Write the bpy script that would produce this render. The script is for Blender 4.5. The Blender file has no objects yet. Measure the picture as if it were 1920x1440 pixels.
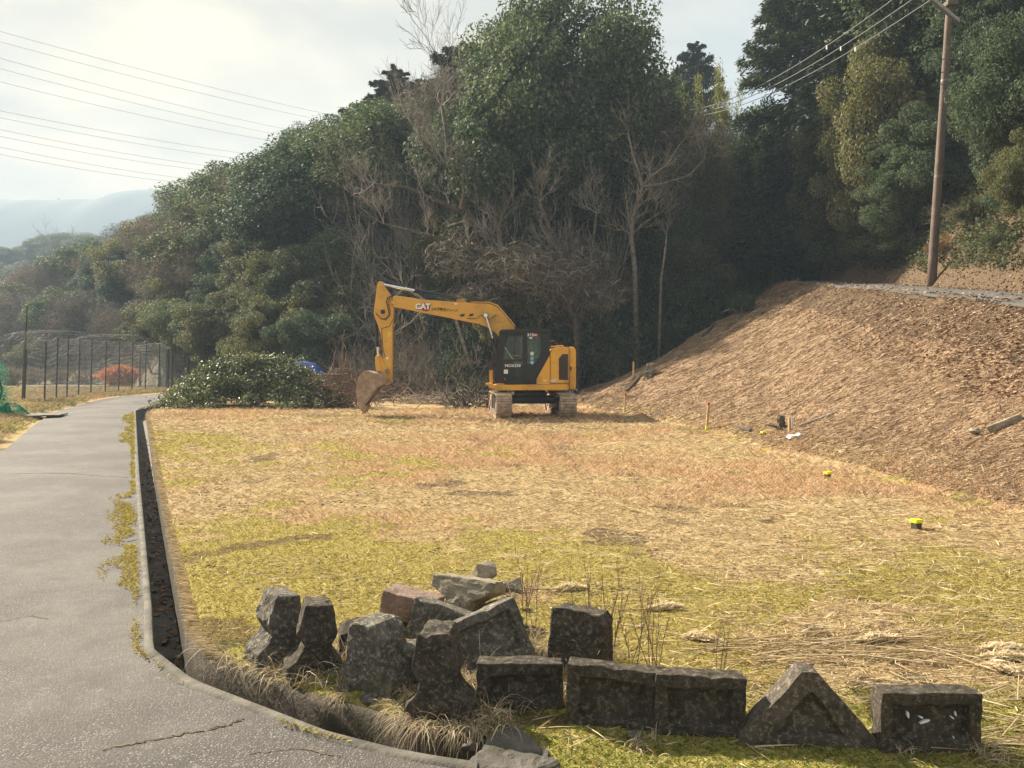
import bpy, bmesh, math, random
import numpy as np
from mathutils import Vector, Matrix, Euler
R = math.radians
C = bpy.context.scene.collection
# ------------------------------------------------------------------ camera, sky, sun, exposure
FPX = 1442.0; PITCH = R(-1.19); CAMZ = 1.6
cam_data = bpy.data.cameras.new('camera'); cam = bpy.data.objects.new('camera', cam_data); C.objects.link(cam)
cam_data.sensor_width = 36.0; cam_data.lens = FPX/1920*36; cam_data.clip_start = 0.05; cam_data.clip_end = 6000
cam.location = (0, 0, CAMZ); cam.rotation_euler = (R(90)+PITCH, 0, 0)
sc = bpy.context.scene; sc.camera = cam
SUN_AZ, SUN_EL = R(-54), R(37)           # azimuth from +Y, negative = left of the view
sun_dir = Vector((math.sin(SUN_AZ)*math.cos(SUN_EL), math.cos(SUN_AZ)*math.cos(SUN_EL), math.sin(SUN_EL)))
sl = bpy.data.lights.new('sun', 'SUN'); sl.energy = 5.0; sl.angle = R(0.6); sl.color = (1, .89, .72)
so = bpy.data.objects.new('sun', sl); C.objects.link(so); so.rotation_euler = sun_dir.to_track_quat('Z', 'Y').to_euler()
sc.view_settings.view_transform = 'Standard'; sc.view_settings.look = 'None'; sc.view_settings.gamma = 1
sc.view_settings.exposure = 1.82
sc.render.resolution_x = 1024; sc.render.resolution_y = 768
sc.cycles.max_bounces = 5; sc.cycles.diffuse_bounces = 2; sc.cycles.glossy_bounces = 2; sc.cycles.transmission_bounces = 4
sc.cycles.volume_bounces = 0; sc.cycles.transparent_max_bounces = 6; sc.cycles.caustics_reflective = False; sc.cycles.caustics_refractive = False
w = bpy.data.worlds.new('World'); sc.world = w; w.use_nodes = True
nt = w.node_tree; nt.nodes.clear()
def N(t, tree=None, **kw):
    n = (tree or nt).nodes.new(t)
    for k, v in kw.items():
        if hasattr(n, k): setattr(n, k, v)
        else: n.inputs[k.replace('_', ' ')].default_value = v
    return n
def L(a, b, tree=None): (tree or nt).links.new(a, b)
out = N('ShaderNodeOutputWorld'); bg = N('ShaderNodeBackground'); bg.inputs['Strength'].default_value = 0.1
sky = N('ShaderNodeTexSky'); sky.sky_type = 'NISHITA'; sky.sun_disc = False; sky.sun_elevation = SUN_EL; sky.sun_rotation = SUN_AZ
sky.air_density = 1.2; sky.dust_density = 3.0; sky.ozone_density = 1.5
tc = N('ShaderNodeTexCoord')
sep = N('ShaderNodeSeparateXYZ'); L(tc.outputs['Generated'], sep.inputs[0])
# cloud plane projection so that streaks flatten towards the horizon
zc_ = N('ShaderNodeMath', operation='MAXIMUM'); L(sep.outputs[2], zc_.inputs[0]); zc_.inputs[1].default_value = 0.04
addz = N('ShaderNodeMath', operation='ADD'); L(zc_.outputs[0], addz.inputs[0]); addz.inputs[1].default_value = 0.12
dx_ = N('ShaderNodeMath', operation='DIVIDE'); L(sep.outputs[0], dx_.inputs[0]); L(addz.outputs[0], dx_.inputs[1])
dy_ = N('ShaderNodeMath', operation='DIVIDE'); L(sep.outputs[1], dy_.inputs[0]); L(addz.outputs[0], dy_.inputs[1])
cmb = N('ShaderNodeCombineXYZ'); L(dx_.outputs[0], cmb.inputs[0]); L(dy_.outputs[0], cmb.inputs[1])
n1 = N('ShaderNodeTexNoise'); n1.inputs['Scale'].default_value = 1.35; n1.inputs['Detail'].default_value = 7; n1.inputs['Roughness'].default_value = .52; n1.inputs['Distortion'].default_value = .35
L(cmb.outputs[0], n1.inputs['Vector'])
r1 = N('ShaderNodeValToRGB'); r1.color_ramp.elements[0].position = .43; r1.color_ramp.elements[1].position = .60
r1.color_ramp.elements[0].color = (1.74, 1.72, 1.66, 1); r1.color_ramp.elements[1].color = (2.85, 2.60, 2.15, 1)
L(n1.outputs['Fac'], r1.inputs['Fac'])
# warm brightening of the veil on the sun's side, cooler on the other side
dotn = N('ShaderNodeVectorMath', operation='DOT_PRODUCT'); L(tc.outputs['Generated'], dotn.inputs[0]); dotn.inputs[1].default_value = sun_dir
mr = N('ShaderNodeMapRange'); L(dotn.outputs['Value'], mr.inputs[0]); mr.inputs[1].default_value = .3; mr.inputs[2].default_value = .98
rg = N('ShaderNodeValToRGB'); L(mr.outputs[0], rg.inputs['Fac'])
rg.color_ramp.elements[0].color = (.80, .93, 1.08, 1); rg.color_ramp.elements[1].color = (1.30, 1.18, .98, 1)
e = rg.color_ramp.elements.new(.5); e.color = (1.08, 1.03, .95, 1)
mul = N('ShaderNodeMix'); mul.data_type = 'RGBA'; mul.blend_type = 'MULTIPLY'; mul.inputs[0].default_value = 1
L(r1.outputs[0], mul.inputs[6]); L(rg.outputs[0], mul.inputs[7])
n2 = N('ShaderNodeTexNoise'); n2.inputs['Scale'].default_value = .6; n2.inputs['Detail'].default_value = 3; L(cmb.outputs[0], n2.inputs['Vector'])
mr2 = N('ShaderNodeMapRange'); L(n2.outputs['Fac'], mr2.inputs[0]); mr2.inputs[1].default_value = .3; mr2.inputs[2].default_value = .6; mr2.inputs[3].default_value = .97; mr2.inputs[4].default_value = .995
mx = N('ShaderNodeMix'); mx.data_type = 'RGBA'; L(mr2.outputs[0], mx.inputs[0]); L(sky.outputs[0], mx.inputs[6]); L(mul.outputs[2], mx.inputs[7])
mrz = N('ShaderNodeMapRange'); L(sep.outputs[2], mrz.inputs[0]); mrz.inputs[1].default_value = .10; mrz.inputs[2].default_value = .30
mz = N('ShaderNodeMix'); mz.data_type = 'RGBA'; L(mrz.outputs[0], mz.inputs[0]); mz.inputs[6].default_value = (1.16, .98, .80, 1); mz.inputs[7].default_value = (1, 1, 1, 1)
mw = N('ShaderNodeMix'); mw.data_type = 'RGBA'; mw.blend_type = 'MULTIPLY'; mw.inputs[0].default_value = 1; L(mx.outputs[2], mw.inputs[6]); L(mz.outputs[2], mw.inputs[7])
L(mw.outputs[2], bg.inputs['Color']); L(bg.outputs[0], out.inputs['Surface'])

# ------------------------------------------------------------------ helpers
rng = np.random.default_rng(7); random.seed(7)
def hsh(ix, iy, seed):
    n = (ix.astype(np.int64)*374761393 + iy.astype(np.int64)*668265263 + seed*974634777) & 0x7fffffff
    n = ((n ^ (n >> 13))*1274126177) & 0x7fffffff
    return ((n ^ (n >> 16)) & 0xffff)/65535.0
def vn(x, y, s=1.0, seed=0):
    x = np.asarray(x, float)/s; y = np.asarray(y, float)/s
    ix = np.floor(x); iy = np.floor(y); fx = x-ix; fy = y-iy
    fx = fx*fx*(3-2*fx); fy = fy*fy*(3-2*fy)
    a = hsh(ix, iy, seed); b = hsh(ix+1, iy, seed); c = hsh(ix, iy+1, seed); d = hsh(ix+1, iy+1, seed)
    return (a*(1-fx)+b*fx)*(1-fy)+(c*(1-fx)+d*fx)*fy
def fbm(x, y, s=1.0, seed=0, o=4):
    t = 0; amp = .5; tot = 0
    for k in range(o):
        t = t+amp*vn(x, y, s/2**k, seed+k*17); tot += amp; amp *= .55
    return t/tot
def sstep(a, b, x): t = np.clip((x-a)/(b-a), 0, 1); return t*t*(3-2*t)
def ray(u, v):
    dx = (u-960)/FPX; dy = (720-v)/FPX
    return Vector((dx, math.cos(PITCH)-dy*math.sin(PITCH), math.sin(PITCH)+dy*math.cos(PITCH)))
def at(u, v, Y):
    d = ray(u, v); return Vector((0, 0, CAMZ))+d*(Y/d.y)
def mesh_np(name, V, F):
    me = bpy.data.meshes.new(name); V = np.ascontiguousarray(V, dtype=np.float32); F = np.ascontiguousarray(F, dtype=np.int32)
    me.vertices.add(len(V)); me.vertices.foreach_set('co', V.ravel())
    k = F.shape[1]; me.loops.add(F.size); me.loops.foreach_set('vertex_index', F.ravel())
    me.polygons.add(len(F)); me.polygons.foreach_set('loop_start', np.arange(0, F.size, k, dtype=np.int32))
    me.polygons.foreach_set('loop_total', np.full(len(F), k, dtype=np.int32)); me.update(calc_edges=True); return me
def tag(o, label=None, cat=None, group=None, kind=None):
    if label: o['label'] = label
    if cat: o['category'] = cat
    if group: o['group'] = group
    if kind: o['kind'] = kind
    return o
def link(name, me, mat=None, parent=None, loc=(0, 0, 0), rot=(0, 0, 0), smooth=False):
    o = bpy.data.objects.new(name, me); C.objects.link(o); o.location = loc; o.rotation_euler = rot
    if mat is not None and me is not None and not me.materials: me.materials.append(mat)
    if parent: o.parent = parent
    if smooth: me.polygons.foreach_set('use_smooth', np.ones(len(me.polygons), dtype=bool))
    return o
def empty(name, loc, rz=0): 
    o = bpy.data.objects.new(name, None); C.objects.link(o); o.location = loc; o.rotation_euler = (0, 0, rz); o.empty_display_size = .3; return o
def copy_tree(o, parent=None):
    c = o.copy(); C.objects.link(c); c.parent = parent
    for ch in o.children: copy_tree(ch, c)
    return c
class MB:
    def __init__(s): s.v = []; s.f = []
    def add(s, vs, fs):
        b = len(s.v); s.v += [tuple(p) for p in vs]; s.f += [tuple(i+b for i in f) for f in fs]; return s
    def box(s, c, d, M=None):
        x, y, z = d[0]/2, d[1]/2, d[2]/2
        vs = [Vector((a*x, b*y, e*z)) for a in (-1, 1) for b in (-1, 1) for e in (-1, 1)]
        if M is not None: vs = [M @ p for p in vs]
        c = Vector(c)
        return s.add([c+p for p in vs], [(0, 1, 3, 2), (4, 6, 7, 5), (0, 4, 5, 1), (2, 3, 7, 6), (0, 2, 6, 4), (1, 5, 7, 3)])
    def tube(s, pts, rad, n=10, caps=True):
        pts = [Vector(p) for p in pts]; rad = rad if isinstance(rad, (list, tuple)) else [rad]*len(pts); b = len(s.v)
        prev = None
        for i, p in enumerate(pts):
            t = (pts[min(i+1, len(pts)-1)]-pts[max(i-1, 0)]).normalized()
            if prev is None: a = t.orthogonal().normalized()
            else: a = (prev-t*prev.dot(t)).normalized()
            prev = a; c = t.cross(a)
            for k in range(n):
                q = 2*math.pi*k/n; s.v.append(tuple(p+(a*math.cos(q)+c*math.sin(q))*rad[i]))
        for i in range(len(pts)-1):
            for k in range(n):
                s.f.append((b+i*n+k, b+i*n+(k+1) % n, b+(i+1)*n+(k+1) % n, b+(i+1)*n+k))
        if caps:
            s.f.append(tuple(b+k for k in range(n))[::-1]); e = b+(len(pts)-1)*n; s.f.append(tuple(e+k for k in range(n)))
        return s
    def prism(s, poly, y0, y1, M=None):      # poly in X,Z ; extruded along Y
        n = len(poly); vs = [Vector((p[0], y0, p[1])) for p in poly]+[Vector((p[0], y1, p[1])) for p in poly]
        if M is not None: vs = [M @ p for p in vs]
        return s.add(vs, [tuple(range(n)), tuple(range(2*n-1, n-1, -1))]+[(i, i+n, (i+1) % n+n, (i+1) % n) for i in range(n)])
    def build(s, name, mat, parent=None, loc=(0, 0, 0), org=None, bevel=0, seg=2, rot=(0, 0, 0), smooth=False, jit=0, cuts=0):
        me = bpy.data.meshes.new(name); vs = s.v
        if org is not None: vs = [(p[0]-org[0], p[1]-org[1], p[2]-org[2]) for p in vs]
        me.from_pydata(vs, [], s.f); bm = bmesh.new(); bm.from_mesh(me)
        bmesh.ops.recalc_face_normals(bm, faces=bm.faces)
        if bevel:
            es = [e for e in bm.edges if len(e.link_faces) == 2 and e.calc_face_angle(0) > R(25)]
            bmesh.ops.bevel(bm, geom=es, offset=bevel, segments=seg, affect='EDGES', profile=.6, clamp_overlap=True)
        if cuts:
            bmesh.ops.triangulate(bm, faces=[f for f in bm.faces if len(f.verts) > 4])
            for _ in range(cuts):
                es = [e for e in bm.edges if e.calc_length() > .035]
                bmesh.ops.subdivide_edges(bm, edges=es, cuts=1, use_grid_fill=True)
        if jit:
            from mathutils import noise
            off = Vector((random.random()*50, random.random()*50, 3))
            for q in bm.verts:
                q.co += noise.noise_vector(q.co*9+off)*jit*1.25+noise.noise_vector(q.co*34+off)*jit*.75
                if noise.noise(q.co*14-off) > .42: q.co *= .972
        bm.to_mesh(me); bm.free()
        return link(name, me, mat, parent, loc, rot, smooth)
def tubes_np(p0, p1, r0, r1, n=4):
    p0 = np.asarray(p0, float); p1 = np.asarray(p1, float); d = p1-p0; d /= np.linalg.norm(d, axis=1, keepdims=True)+1e-9
    ref = np.where(np.abs(d[:, 2:3]) < .9, np.array([[0, 0, 1.]]), np.array([[1., 0, 0]])); a = np.cross(d, ref); a /= np.linalg.norm(a, axis=1, keepdims=True)+1e-9
    b = np.cross(d, a); V = np.zeros((len(p0), 2*n, 3))
    for k in range(n):
        q = 2*math.pi*k/n; o = a*math.cos(q)+b*math.sin(q)
        V[:, k] = p0+o*np.asarray(r0)[:, None]; V[:, n+k] = p1+o*np.asarray(r1)[:, None]
    base = (np.arange(len(p0))*2*n)[:, None]
    F = np.stack([np.concatenate([base+k, base+(k+1) % n, base+n+(k+1) % n, base+n+k], 1) for k in range(n)], 1).reshape(-1, 4)
    return V.reshape(-1, 3), F
def quads_np(P, Nn, size, asp, g, T=None, droop=0):
    n = len(P); Rn = g.normal(size=(n, 3)) if T is None else T
    t = Rn-Nn*np.sum(Rn*Nn, 1, keepdims=True); t /= np.linalg.norm(t, axis=1, keepdims=True)+1e-9
    b = np.cross(Nn, t); s = size[:, None]; V = np.zeros((n, 4, 3))
    V[:, 0] = P-t*s*.5; V[:, 1] = P+b*s*asp*.5; V[:, 2] = P+t*s*.5-Nn*s*droop; V[:, 3] = P-b*s*asp*.5
    return V.reshape(-1, 3), np.arange(n*4).reshape(-1, 4)
def unit(g, n):
    v = g.normal(size=(n, 3)); return v/np.linalg.norm(v, axis=1, keepdims=True)

# ------------------------------------------------------------------ materials
def new_mat(name):
    m = bpy.data.materials.new(name); m.use_nodes = True; t = m.node_tree; b = t.nodes['Principled BSDF']; return m, t, b
def mixc(t, f, a, b, mode='MIX'):
    m = t.nodes.new('ShaderNodeMix'); m.data_type = 'RGBA'; m.blend_type = mode
    for i, x in ((0, f), (6, a), (7, b)):
        if isinstance(x, (int, float)): m.inputs[i].default_value = x
        elif isinstance(x, tuple): m.inputs[i].default_value = (*x, 1) if len(x) == 3 else x
        else: t.links.new(x, m.inputs[i])
    return m.outputs[2]
def noise(t, scale, detail=4, rough=.55, coord='Position', dist=0, stretch=None):
    n = t.nodes.new('ShaderNodeTexNoise'); n.inputs['Scale'].default_value = scale; n.inputs['Detail'].default_value = detail; n.inputs['Roughness'].default_value = rough; n.inputs['Distortion'].default_value = dist
    if coord == 'Position': src = t.nodes.new('ShaderNodeNewGeometry').outputs['Position']
    else: src = t.nodes.new('ShaderNodeTexCoord').outputs['Object']
    if stretch:
        mp = t.nodes.new('ShaderNodeMapping'); mp.inputs['Scale'].default_value = stretch; t.links.new(src, mp.inputs[0]); src = mp.outputs[0]
    t.links.new(src, n.inputs['Vector']); return n.outputs['Fac']
def rampf(t, f, a, b, lo=0., hi=1.):
    m = t.nodes.new('ShaderNodeMapRange'); m.interpolation_type = 'SMOOTHSTEP'; t.links.new(f, m.inputs[0])
    for i, x in ((1, a), (2, b), (3, lo), (4, hi)): m.inputs[i].default_value = x
    return m.outputs[0]
def bump(t, b, h, strength, dist=.01):
    n = t.nodes.new('ShaderNodeBump'); n.inputs['Strength'].default_value = strength; n.inputs['Distance'].default_value = dist
    t.links.new(h, n.inputs['Height']); t.links.new(n.outputs[0], b.inputs['Normal'])
def mat_simple(name, c1, c2=None, scale=6, rough=.7, bs=0, bscale=40, metal=0, coord='Object', spec=.5, lo=.35, hi=.65, rough2=None, dirt=None, dirt_scale=2.5, dlo=.52, dhi=.7):
    m, t, b = new_mat(name); c2 = c2 or tuple(x*.7 for x in c1)
    f = noise(t, scale, 6, .6, coord); col = mixc(t, rampf(t, f, lo, hi), c1, c2)
    if dirt: col = mixc(t, rampf(t, noise(t, dirt_scale, 8, .68, coord), dlo, dhi), col, dirt)
    t.links.new(col, b.inputs['Base Color']); b.inputs['Roughness'].default_value = rough; b.inputs['Metallic'].default_value = metal; b.inputs['Specular IOR Level'].default_value = spec
    if rough2 is not None: t.links.new(rampf(t, f, .3, .7, rough, rough2), b.inputs['Roughness'])
    if bs: bump(t, b, noise(t, bscale, 5, .6, coord), bs)
    return m
def mat_leaf(name, cols, trans=.25, rough=.42, spec=.5, tr_tint=(1.3, 1.35, .6), objvar=.35):
    m, t, b = new_mat(name); g = t.nodes.new('ShaderNodeNewGeometry'); r = t.nodes.new('ShaderNodeValToRGB'); t.links.new(g.outputs['Random Per Island'], r.inputs['Fac'])
    el = r.color_ramp.elements; n = len(cols)
    el[0].position = 0; el[0].color = (*cols[0], 1); el[1].position = 1; el[1].color = (*cols[-1], 1)
    for i in range(1, n-1): e = el.new(i/(n-1)); e.color = (*cols[i], 1)
    col = r.outputs[0]
    if objvar:
        oi = t.nodes.new('ShaderNodeObjectInfo'); c2 = t.nodes.new('ShaderNodeValToRGB'); t.links.new(oi.outputs['Random'], c2.inputs['Fac'])
        c2.color_ramp.elements[0].color = (1-objvar, 1-objvar*.8, 1-objvar*.7, 1); c2.color_ramp.elements[1].color = (1+objvar, 1+objvar*.7, 1, 1)
        col = mixc(t, 1.0, col, c2.outputs[0], 'MULTIPLY')
    t.links.new(col, b.inputs['Base Color']); b.inputs['Roughness'].default_value = rough; b.inputs['Specular IOR Level'].default_value = spec
    if trans:
        tr = t.nodes.new('ShaderNodeBsdfTranslucent'); t.links.new(mixc(t, 1.0, col, tr_tint, 'MULTIPLY'), tr.inputs[0])
        ms = t.nodes.new('ShaderNodeMixShader'); ms.inputs[0].default_value = trans; t.links.new(b.outputs[0], ms.inputs[1]); t.links.new(tr.outputs[0], ms.inputs[2])
        t.links.new(ms.outputs[0], t.nodes['Material Output'].inputs['Surface'])
    return m
# ------------------------------------------------------------------ terrain
lipY = np.array([-8, 2.2, 2.6, 3.0, 3.2, 3.34, 3.39, 3.56, 3.72, 3.98, 4.27, 4.61, 6.41, 10.99, 25.6, 29.3, 36.0])
lipX = np.array([7, 2.2, .9, .2, .03, -.15, -.40, -.62, -.93, -1.30, -1.68, -1.92, -2.80, -5.03, -12.1, -13.75, -15.35])
edgY = np.array([-8, 2.2, 2.6, 2.9, 3.05, 3.14, 3.32, 3.58, 3.88, 4.31, 5.02, 11.54, 28.8, 36.0])     # road side of the gutter
edgX = np.array([7, 2.2, .9, .32, -.1, -.42, -.80, -1.18, -1.62, -2.02, -2.36, -5.60, -14.1, -15.85])
def Xlip(y): return np.interp(y, lipY, lipX)
def Xedg(y): return np.minimum(np.interp(y, edgY, edgX), Xlip(y))
tY = [-8, 0, 8, 14, 20, 27, 32, 38, 45, 60, 100]; tX = [6.4, 6.0, 5.4, 5.0, 4.8, 3.4, 2.2, 2.6, 6, 12, 20]
cY = [-8, 0, 10, 15, 20.5, 28, 38, 45, 60, 100]; cX = [8.2, 8.4, 9.2, 10.0, 10.7, 11.9, 13.6, 15.2, 20, 30]; cZ = [-.2, .95, 2.1, 2.78, 3.55, 4.5, 5.8, 6.4, 7.5, 9]
foot = np.array([(-420, 350), (-260, 260), (-130, 150), (-75, 105), (-45, 80), (-30, 64), (-19.4, 50), (-12, 45.5), (-5, 41.5), (2, 40), (8, 43), (15, 47), (22, 52), (40, 60)], float)
def footdist(x, y):
    best = np.full(np.shape(x), 1e9); sg = np.zeros(np.shape(x))
    for a, b in zip(foot[:-1], foot[1:]):
        d = b-a; l2 = d@d; t = np.clip(((x-a[0])*d[0]+(y-a[1])*d[1])/l2, 0, 1)
        qx = x-a[0]-t*d[0]; qy = y-a[1]-t*d[1]; dd = np.hypot(qx, qy); s = np.sign(d[0]*(y-a[1])-d[1]*(x-a[0]))
        m = dd < best; best = np.where(m, dd, best); sg = np.where(m, s, sg)
    return best*sg
def H(x, y, fine=True):
    x = np.asarray(x, float); y = np.asarray(y, float)
    xt = np.interp(y, tY, tX)+(fbm(x, y, 3, 5, 2)-.5)*.8; xc = np.interp(y, cY, cX); zc = np.interp(y, cY, cZ)
    t = np.clip((x-xt)/(xc-xt), 0, 1.0); sl_ = zc*t**1.18
    xb = xc+2.7; bk = np.maximum(x-xb, 0); bank = zc+np.minimum(bk*1.45, 3.6+.25*bk)+np.maximum(bk-3, 0)*.38
    ze = np.where(x > xb, np.minimum(bank, 40), np.where(x > xc, zc, sl_))
    d = footdist(x, y); dd = np.maximum(d, 0); zn = 17.5*np.interp(x/np.maximum(y, 1), [-.62, -.52, -.45, -.38], [.4, .72, .95, 1])*(1-np.exp(-dd/15))*np.clip(dd/3, 0, 1)**.5+np.minimum(dd, 150)*.02
    z = np.where(y > 30, np.maximum(ze, zn)+.6*np.exp(-np.abs(ze-zn)/1.2)*sstep(0, 2, np.minimum(ze, zn)), ze)
    # hill farther up the valley
    z = z+ 27*np.exp(-(((x+150)/75)**2+((y-285)/60)**2))*sstep(150, 240, y)
    if fine:
        rough = sstep(.15, .9, z)*(1-((x > xc) & (x < xb))*1.0)
        z = z+rough*((fbm(x, y, 1.6, 11, 4)-.5)*.34+(fbm(x*.45, y*1.3+x*.5, .55, 13, 3)-.5)*.17)+(sstep(30, 37, y)*sstep(-16, -9, x))*(fbm(x, y, 1.3, 3, 4)-.35)*.5*sstep(.5, 0, z-.4)
        fieldm = sstep(0, .5, x-Xlip(y))*sstep(2.5, 3.2, y)*(y < 60)
        z = z+fieldm*((fbm(x, y, .35, 21, 4)-.5)*.03+(fbm(x, y, 2.6, 9, 3)-.5)*.09)+.03*sstep(8, 4, y)*sstep(3.2, 3.7, y)*sstep(0, .12, x-Xlip(y))*sstep(6, 2, x)
    return z
def Hs(x, y): return float(H(np.array([x]), np.array([y]))[0])
def gnd(u, v, dz=0.0):
    """point where the view ray meets the terrain"""
    d = ray(u, v); Y = np.concatenate([np.linspace(2, 60, 1800), np.linspace(60, 500, 1500)]); k = Y/d.y
    X = d.x*k; Z = CAMZ+d.z*k; h = H(X, Y)+dz; i = np.argmax(Z <= h)
    if Z[i] > h[i]: i = len(Y)-1
    return Vector((X[i], Y[i], h[i]-dz))
def weights(x, y, z):
    lip = x-Xlip(np.minimum(y, 36)); nb = fbm(x, y, 1.8, 31, 4); ns = fbm(x, y, .45, 41, 4); nl = fbm(x, y, 5, 51, 3)
    slope = sstep(.10, .4, z)
    near = sstep(8.5, 4.6, y)
    moss = near*.55+sstep(4.0, .4, lip)*.5*sstep(26, 14, y)+(nb-.5)*1.9+(ns-.5)*1.1-.22
    moss = moss+(y < 3.6)*.8*(x > -.3)+sstep(.8, 0, np.abs(y-23.5)/3)*.3*(x < -3)
    moss = .95*sstep(-.1, .62, moss)*(1-sstep(.05, .3, z))
    pink = .85*sstep(.50, .72, nl*.45+nb*.55+.06*sstep(6, 11, y)-.02*sstep(16, 24, y))*sstep(4.2, 6.5, y)*(1-slope)
    litter = sstep(.2, 3.5, z)*.25+(fbm(x, y, 1.1, 61, 4)-.5)*1.2*slope
    xc = np.interp(y, cY, cX); litter = np.where((x > xc-1.2), litter+.7*(z > 1), litter)
    litter = np.where((footdist(x, y) > -1) & (y > 35), 1.0, litter)
    soil = .8*sstep(.62, .74, fbm(x, y, .9, 71, 4)+.10*sstep(24, 34, y)*(x > -14))*(1-slope*.4)
    return np.clip(moss, 0, 1), np.clip(pink, 0, 1), np.clip(litter, 0, 1), np.clip(soil, 0, 1), slope

def mat_ground():
    m, t, b = new_mat('ground_mixed')
    a = t.nodes.new('ShaderNodeVertexColor'); a.layer_name = 'w'; sp = t.nodes.new('ShaderNodeSeparateColor'); t.links.new(a.outputs[0], sp.inputs[0])
    a2 = t.nodes.new('ShaderNodeVertexColor'); a2.layer_name = 'w2'; sp2 = t.nodes.new('ShaderNodeSeparateColor'); t.links.new(a2.outputs[0], sp2.inputs[0])
    fine = noise(t, 28, 8, .7); mid = noise(t, 5, 6, .62); fine2 = noise(t, 75, 5, .6)
    straw = mixc(t, rampf(t, fine, .35, .65), (.33, .23, .11), (.60, .46, .25))
    straw = mixc(t, rampf(t, mid, .38, .62), straw, mixc(t, rampf(t, fine2, .3, .7), (.30, .21, .10), (.52, .39, .19)))
    mossc = mixc(t, rampf(t, fine, .36, .62), (.19, .155, .04), (.46, .38, .12)); mossc = mixc(t, rampf(t, mid, .4, .7), mossc, (.34, .29, .09))
    pink = mixc(t, rampf(t, fine, .35, .65), (.36, .20, .105), (.58, .38, .22))
    lit = mixc(t, rampf(t, fine, .35, .65), (.05, .035, .020), (.19, .13, .08)); lit = mixc(t, rampf(t, fine2, .55, .7), lit, (.34, .25, .17))
    soil = mixc(t, rampf(t, fine, .3, .7), (.09, .062, .034), (.21, .15, .085))
    slope = mixc(t, rampf(t, fine, .34, .66), (.175, .11, .062), (.42, .295, .185))
    def edge(w, k=.5):
        q = t.nodes.new('ShaderNodeMath'); q.operation = 'ADD'; t.links.new(w, q.inputs[0])
        s = t.nodes.new('ShaderNodeMath'); s.operation = 'MULTIPLY_ADD'; t.links.new(fine, s.inputs[0]); s.inputs[1].default_value = k*2; s.inputs[2].default_value = -k; t.links.new(s.outputs[0], q.inputs[1])
        return rampf(t, q.outputs[0], .32, .62)
    c = mixc(t, sp2.outputs[1], straw, slope); c = mixc(t, edge(sp.outputs[1]), c, pink); c = mixc(t, edge(sp.outputs[0]), c, mossc)
    c = mixc(t, edge(sp.outputs[2], .3), c, lit); c = mixc(t, edge(sp2.outputs[0], .4), c, soil)
    t.links.new(c, b.inputs['Base Color']); b.inputs['Roughness'].default_value = .95; b.inputs['Specular IOR Level'].default_value = .15
    h = t.nodes.new('ShaderNodeMath'); h.operation = 'ADD'; t.links.new(fine, h.inputs[0]); t.links.new(noise(t, 110, 4, .6), h.inputs[1])
    bump(t, b, h.outputs[0], .9, .02)
    return m
M_ground = mat_ground()
def grid_mesh(name, X, Y, mat, kind='structure'):
    Z = H(X, Y); nr, nc = X.shape; V = np.stack([X, Y, Z], -1).reshape(-1, 3)
    i = np.arange(nr*nc).reshape(nr, nc); F = np.stack([i[:-1, :-1], i[:-1, 1:], i[1:, 1:], i[1:, :-1]], -1).reshape(-1, 4)
    me = mesh_np(name, V, F); mo, pi, li, so_, sl_ = weights(V[:, 0], V[:, 1], V[:, 2])
    for nm, cs in (('w', (mo, pi, li)), ('w2', (so_, sl_, sl_*0))):
        at_ = me.color_attributes.new(nm, 'FLOAT_COLOR', 'POINT'); at_.data.foreach_set('color', np.stack([*cs, np.ones(len(V))], -1).astype(np.float32).ravel())
    o = link(name, me, mat, smooth=True); tag(o, kind=kind); return o
# near field + east slope, bounded by the gutter's lip
ys = [-8, -4, -1, 1, 2, 2.4]
while ys[-1] < 36: ys.append(ys[-1]+max(.022, .0058*ys[-1]))
ys[-1] = 36.0; ys = np.array(ys)
def cols(Yv, x0, x1, n, n2, xfar):
    t = np.linspace(0, 1, n); a = x0[:, None]+(x1-x0)[:, None]*t[None]; s = np.linspace(0, 1, n2+1)[1:]**1.6
    b2 = x1[:, None]+(xfar-x1)[:, None]*s[None]; return np.concatenate([a, b2], 1)
X = cols(ys, Xlip(ys), np.maximum(.72*ys+2.5, Xlip(ys)+2), 420, 50, np.full(len(ys), 90.))
grid_mesh('field_ground', X, np.repeat(ys[:, None], X.shape[1], 1), M_ground)
# west verge, left of the gutter (the road lies on it)
ysw = np.concatenate([np.linspace(-8, 2, 12), np.geomspace(2.2, 36, 150)])
ww = np.concatenate([np.geomspace(1, 200, 120)-1]); Xw = Xedg(ysw)[:, None]-.10-ww[None]
MBw = np.repeat(ysw[:, None], Xw.shape[1], 1)
def Hw(x, y): return -.02-sstep(0, 3.0, np.interp(y, [0, 15, 21, 27, 38], [-5.4, -9.9, -13.1, -16.2, -20.5])-.25-x)*.25
def H_west(x, y):
    roadL = np.interp(y, [-8, 0, 15, 21, 27, 38], [-5.4, -5.0, -9.9, -13.1, -16.2, -20.5]); g = sstep(.1, .8, roadL-x)
    return -.03+g*(.10+(fbm(x, y, 1.2, 5, 4)-.5)*.25)
nr, nc = Xw.shape; V = np.stack([Xw, MBw, H_west(Xw, MBw)], -1).reshape(-1, 3); i = np.arange(nr*nc).reshape(nr, nc)
me = mesh_np('verge_ground', V, np.stack([i[:-1, :-1], i[1:, :-1], i[1:, 1:], i[:-1, 1:]], -1).reshape(-1, 4))
zz = np.zeros(len(V)); mo = sstep(.45, .6, fbm(V[:, 0], V[:, 1], 1.5, 8, 4)); so_ = sstep(.5, .65, fbm(V[:, 0], V[:, 1], .8, 18, 4))
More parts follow.
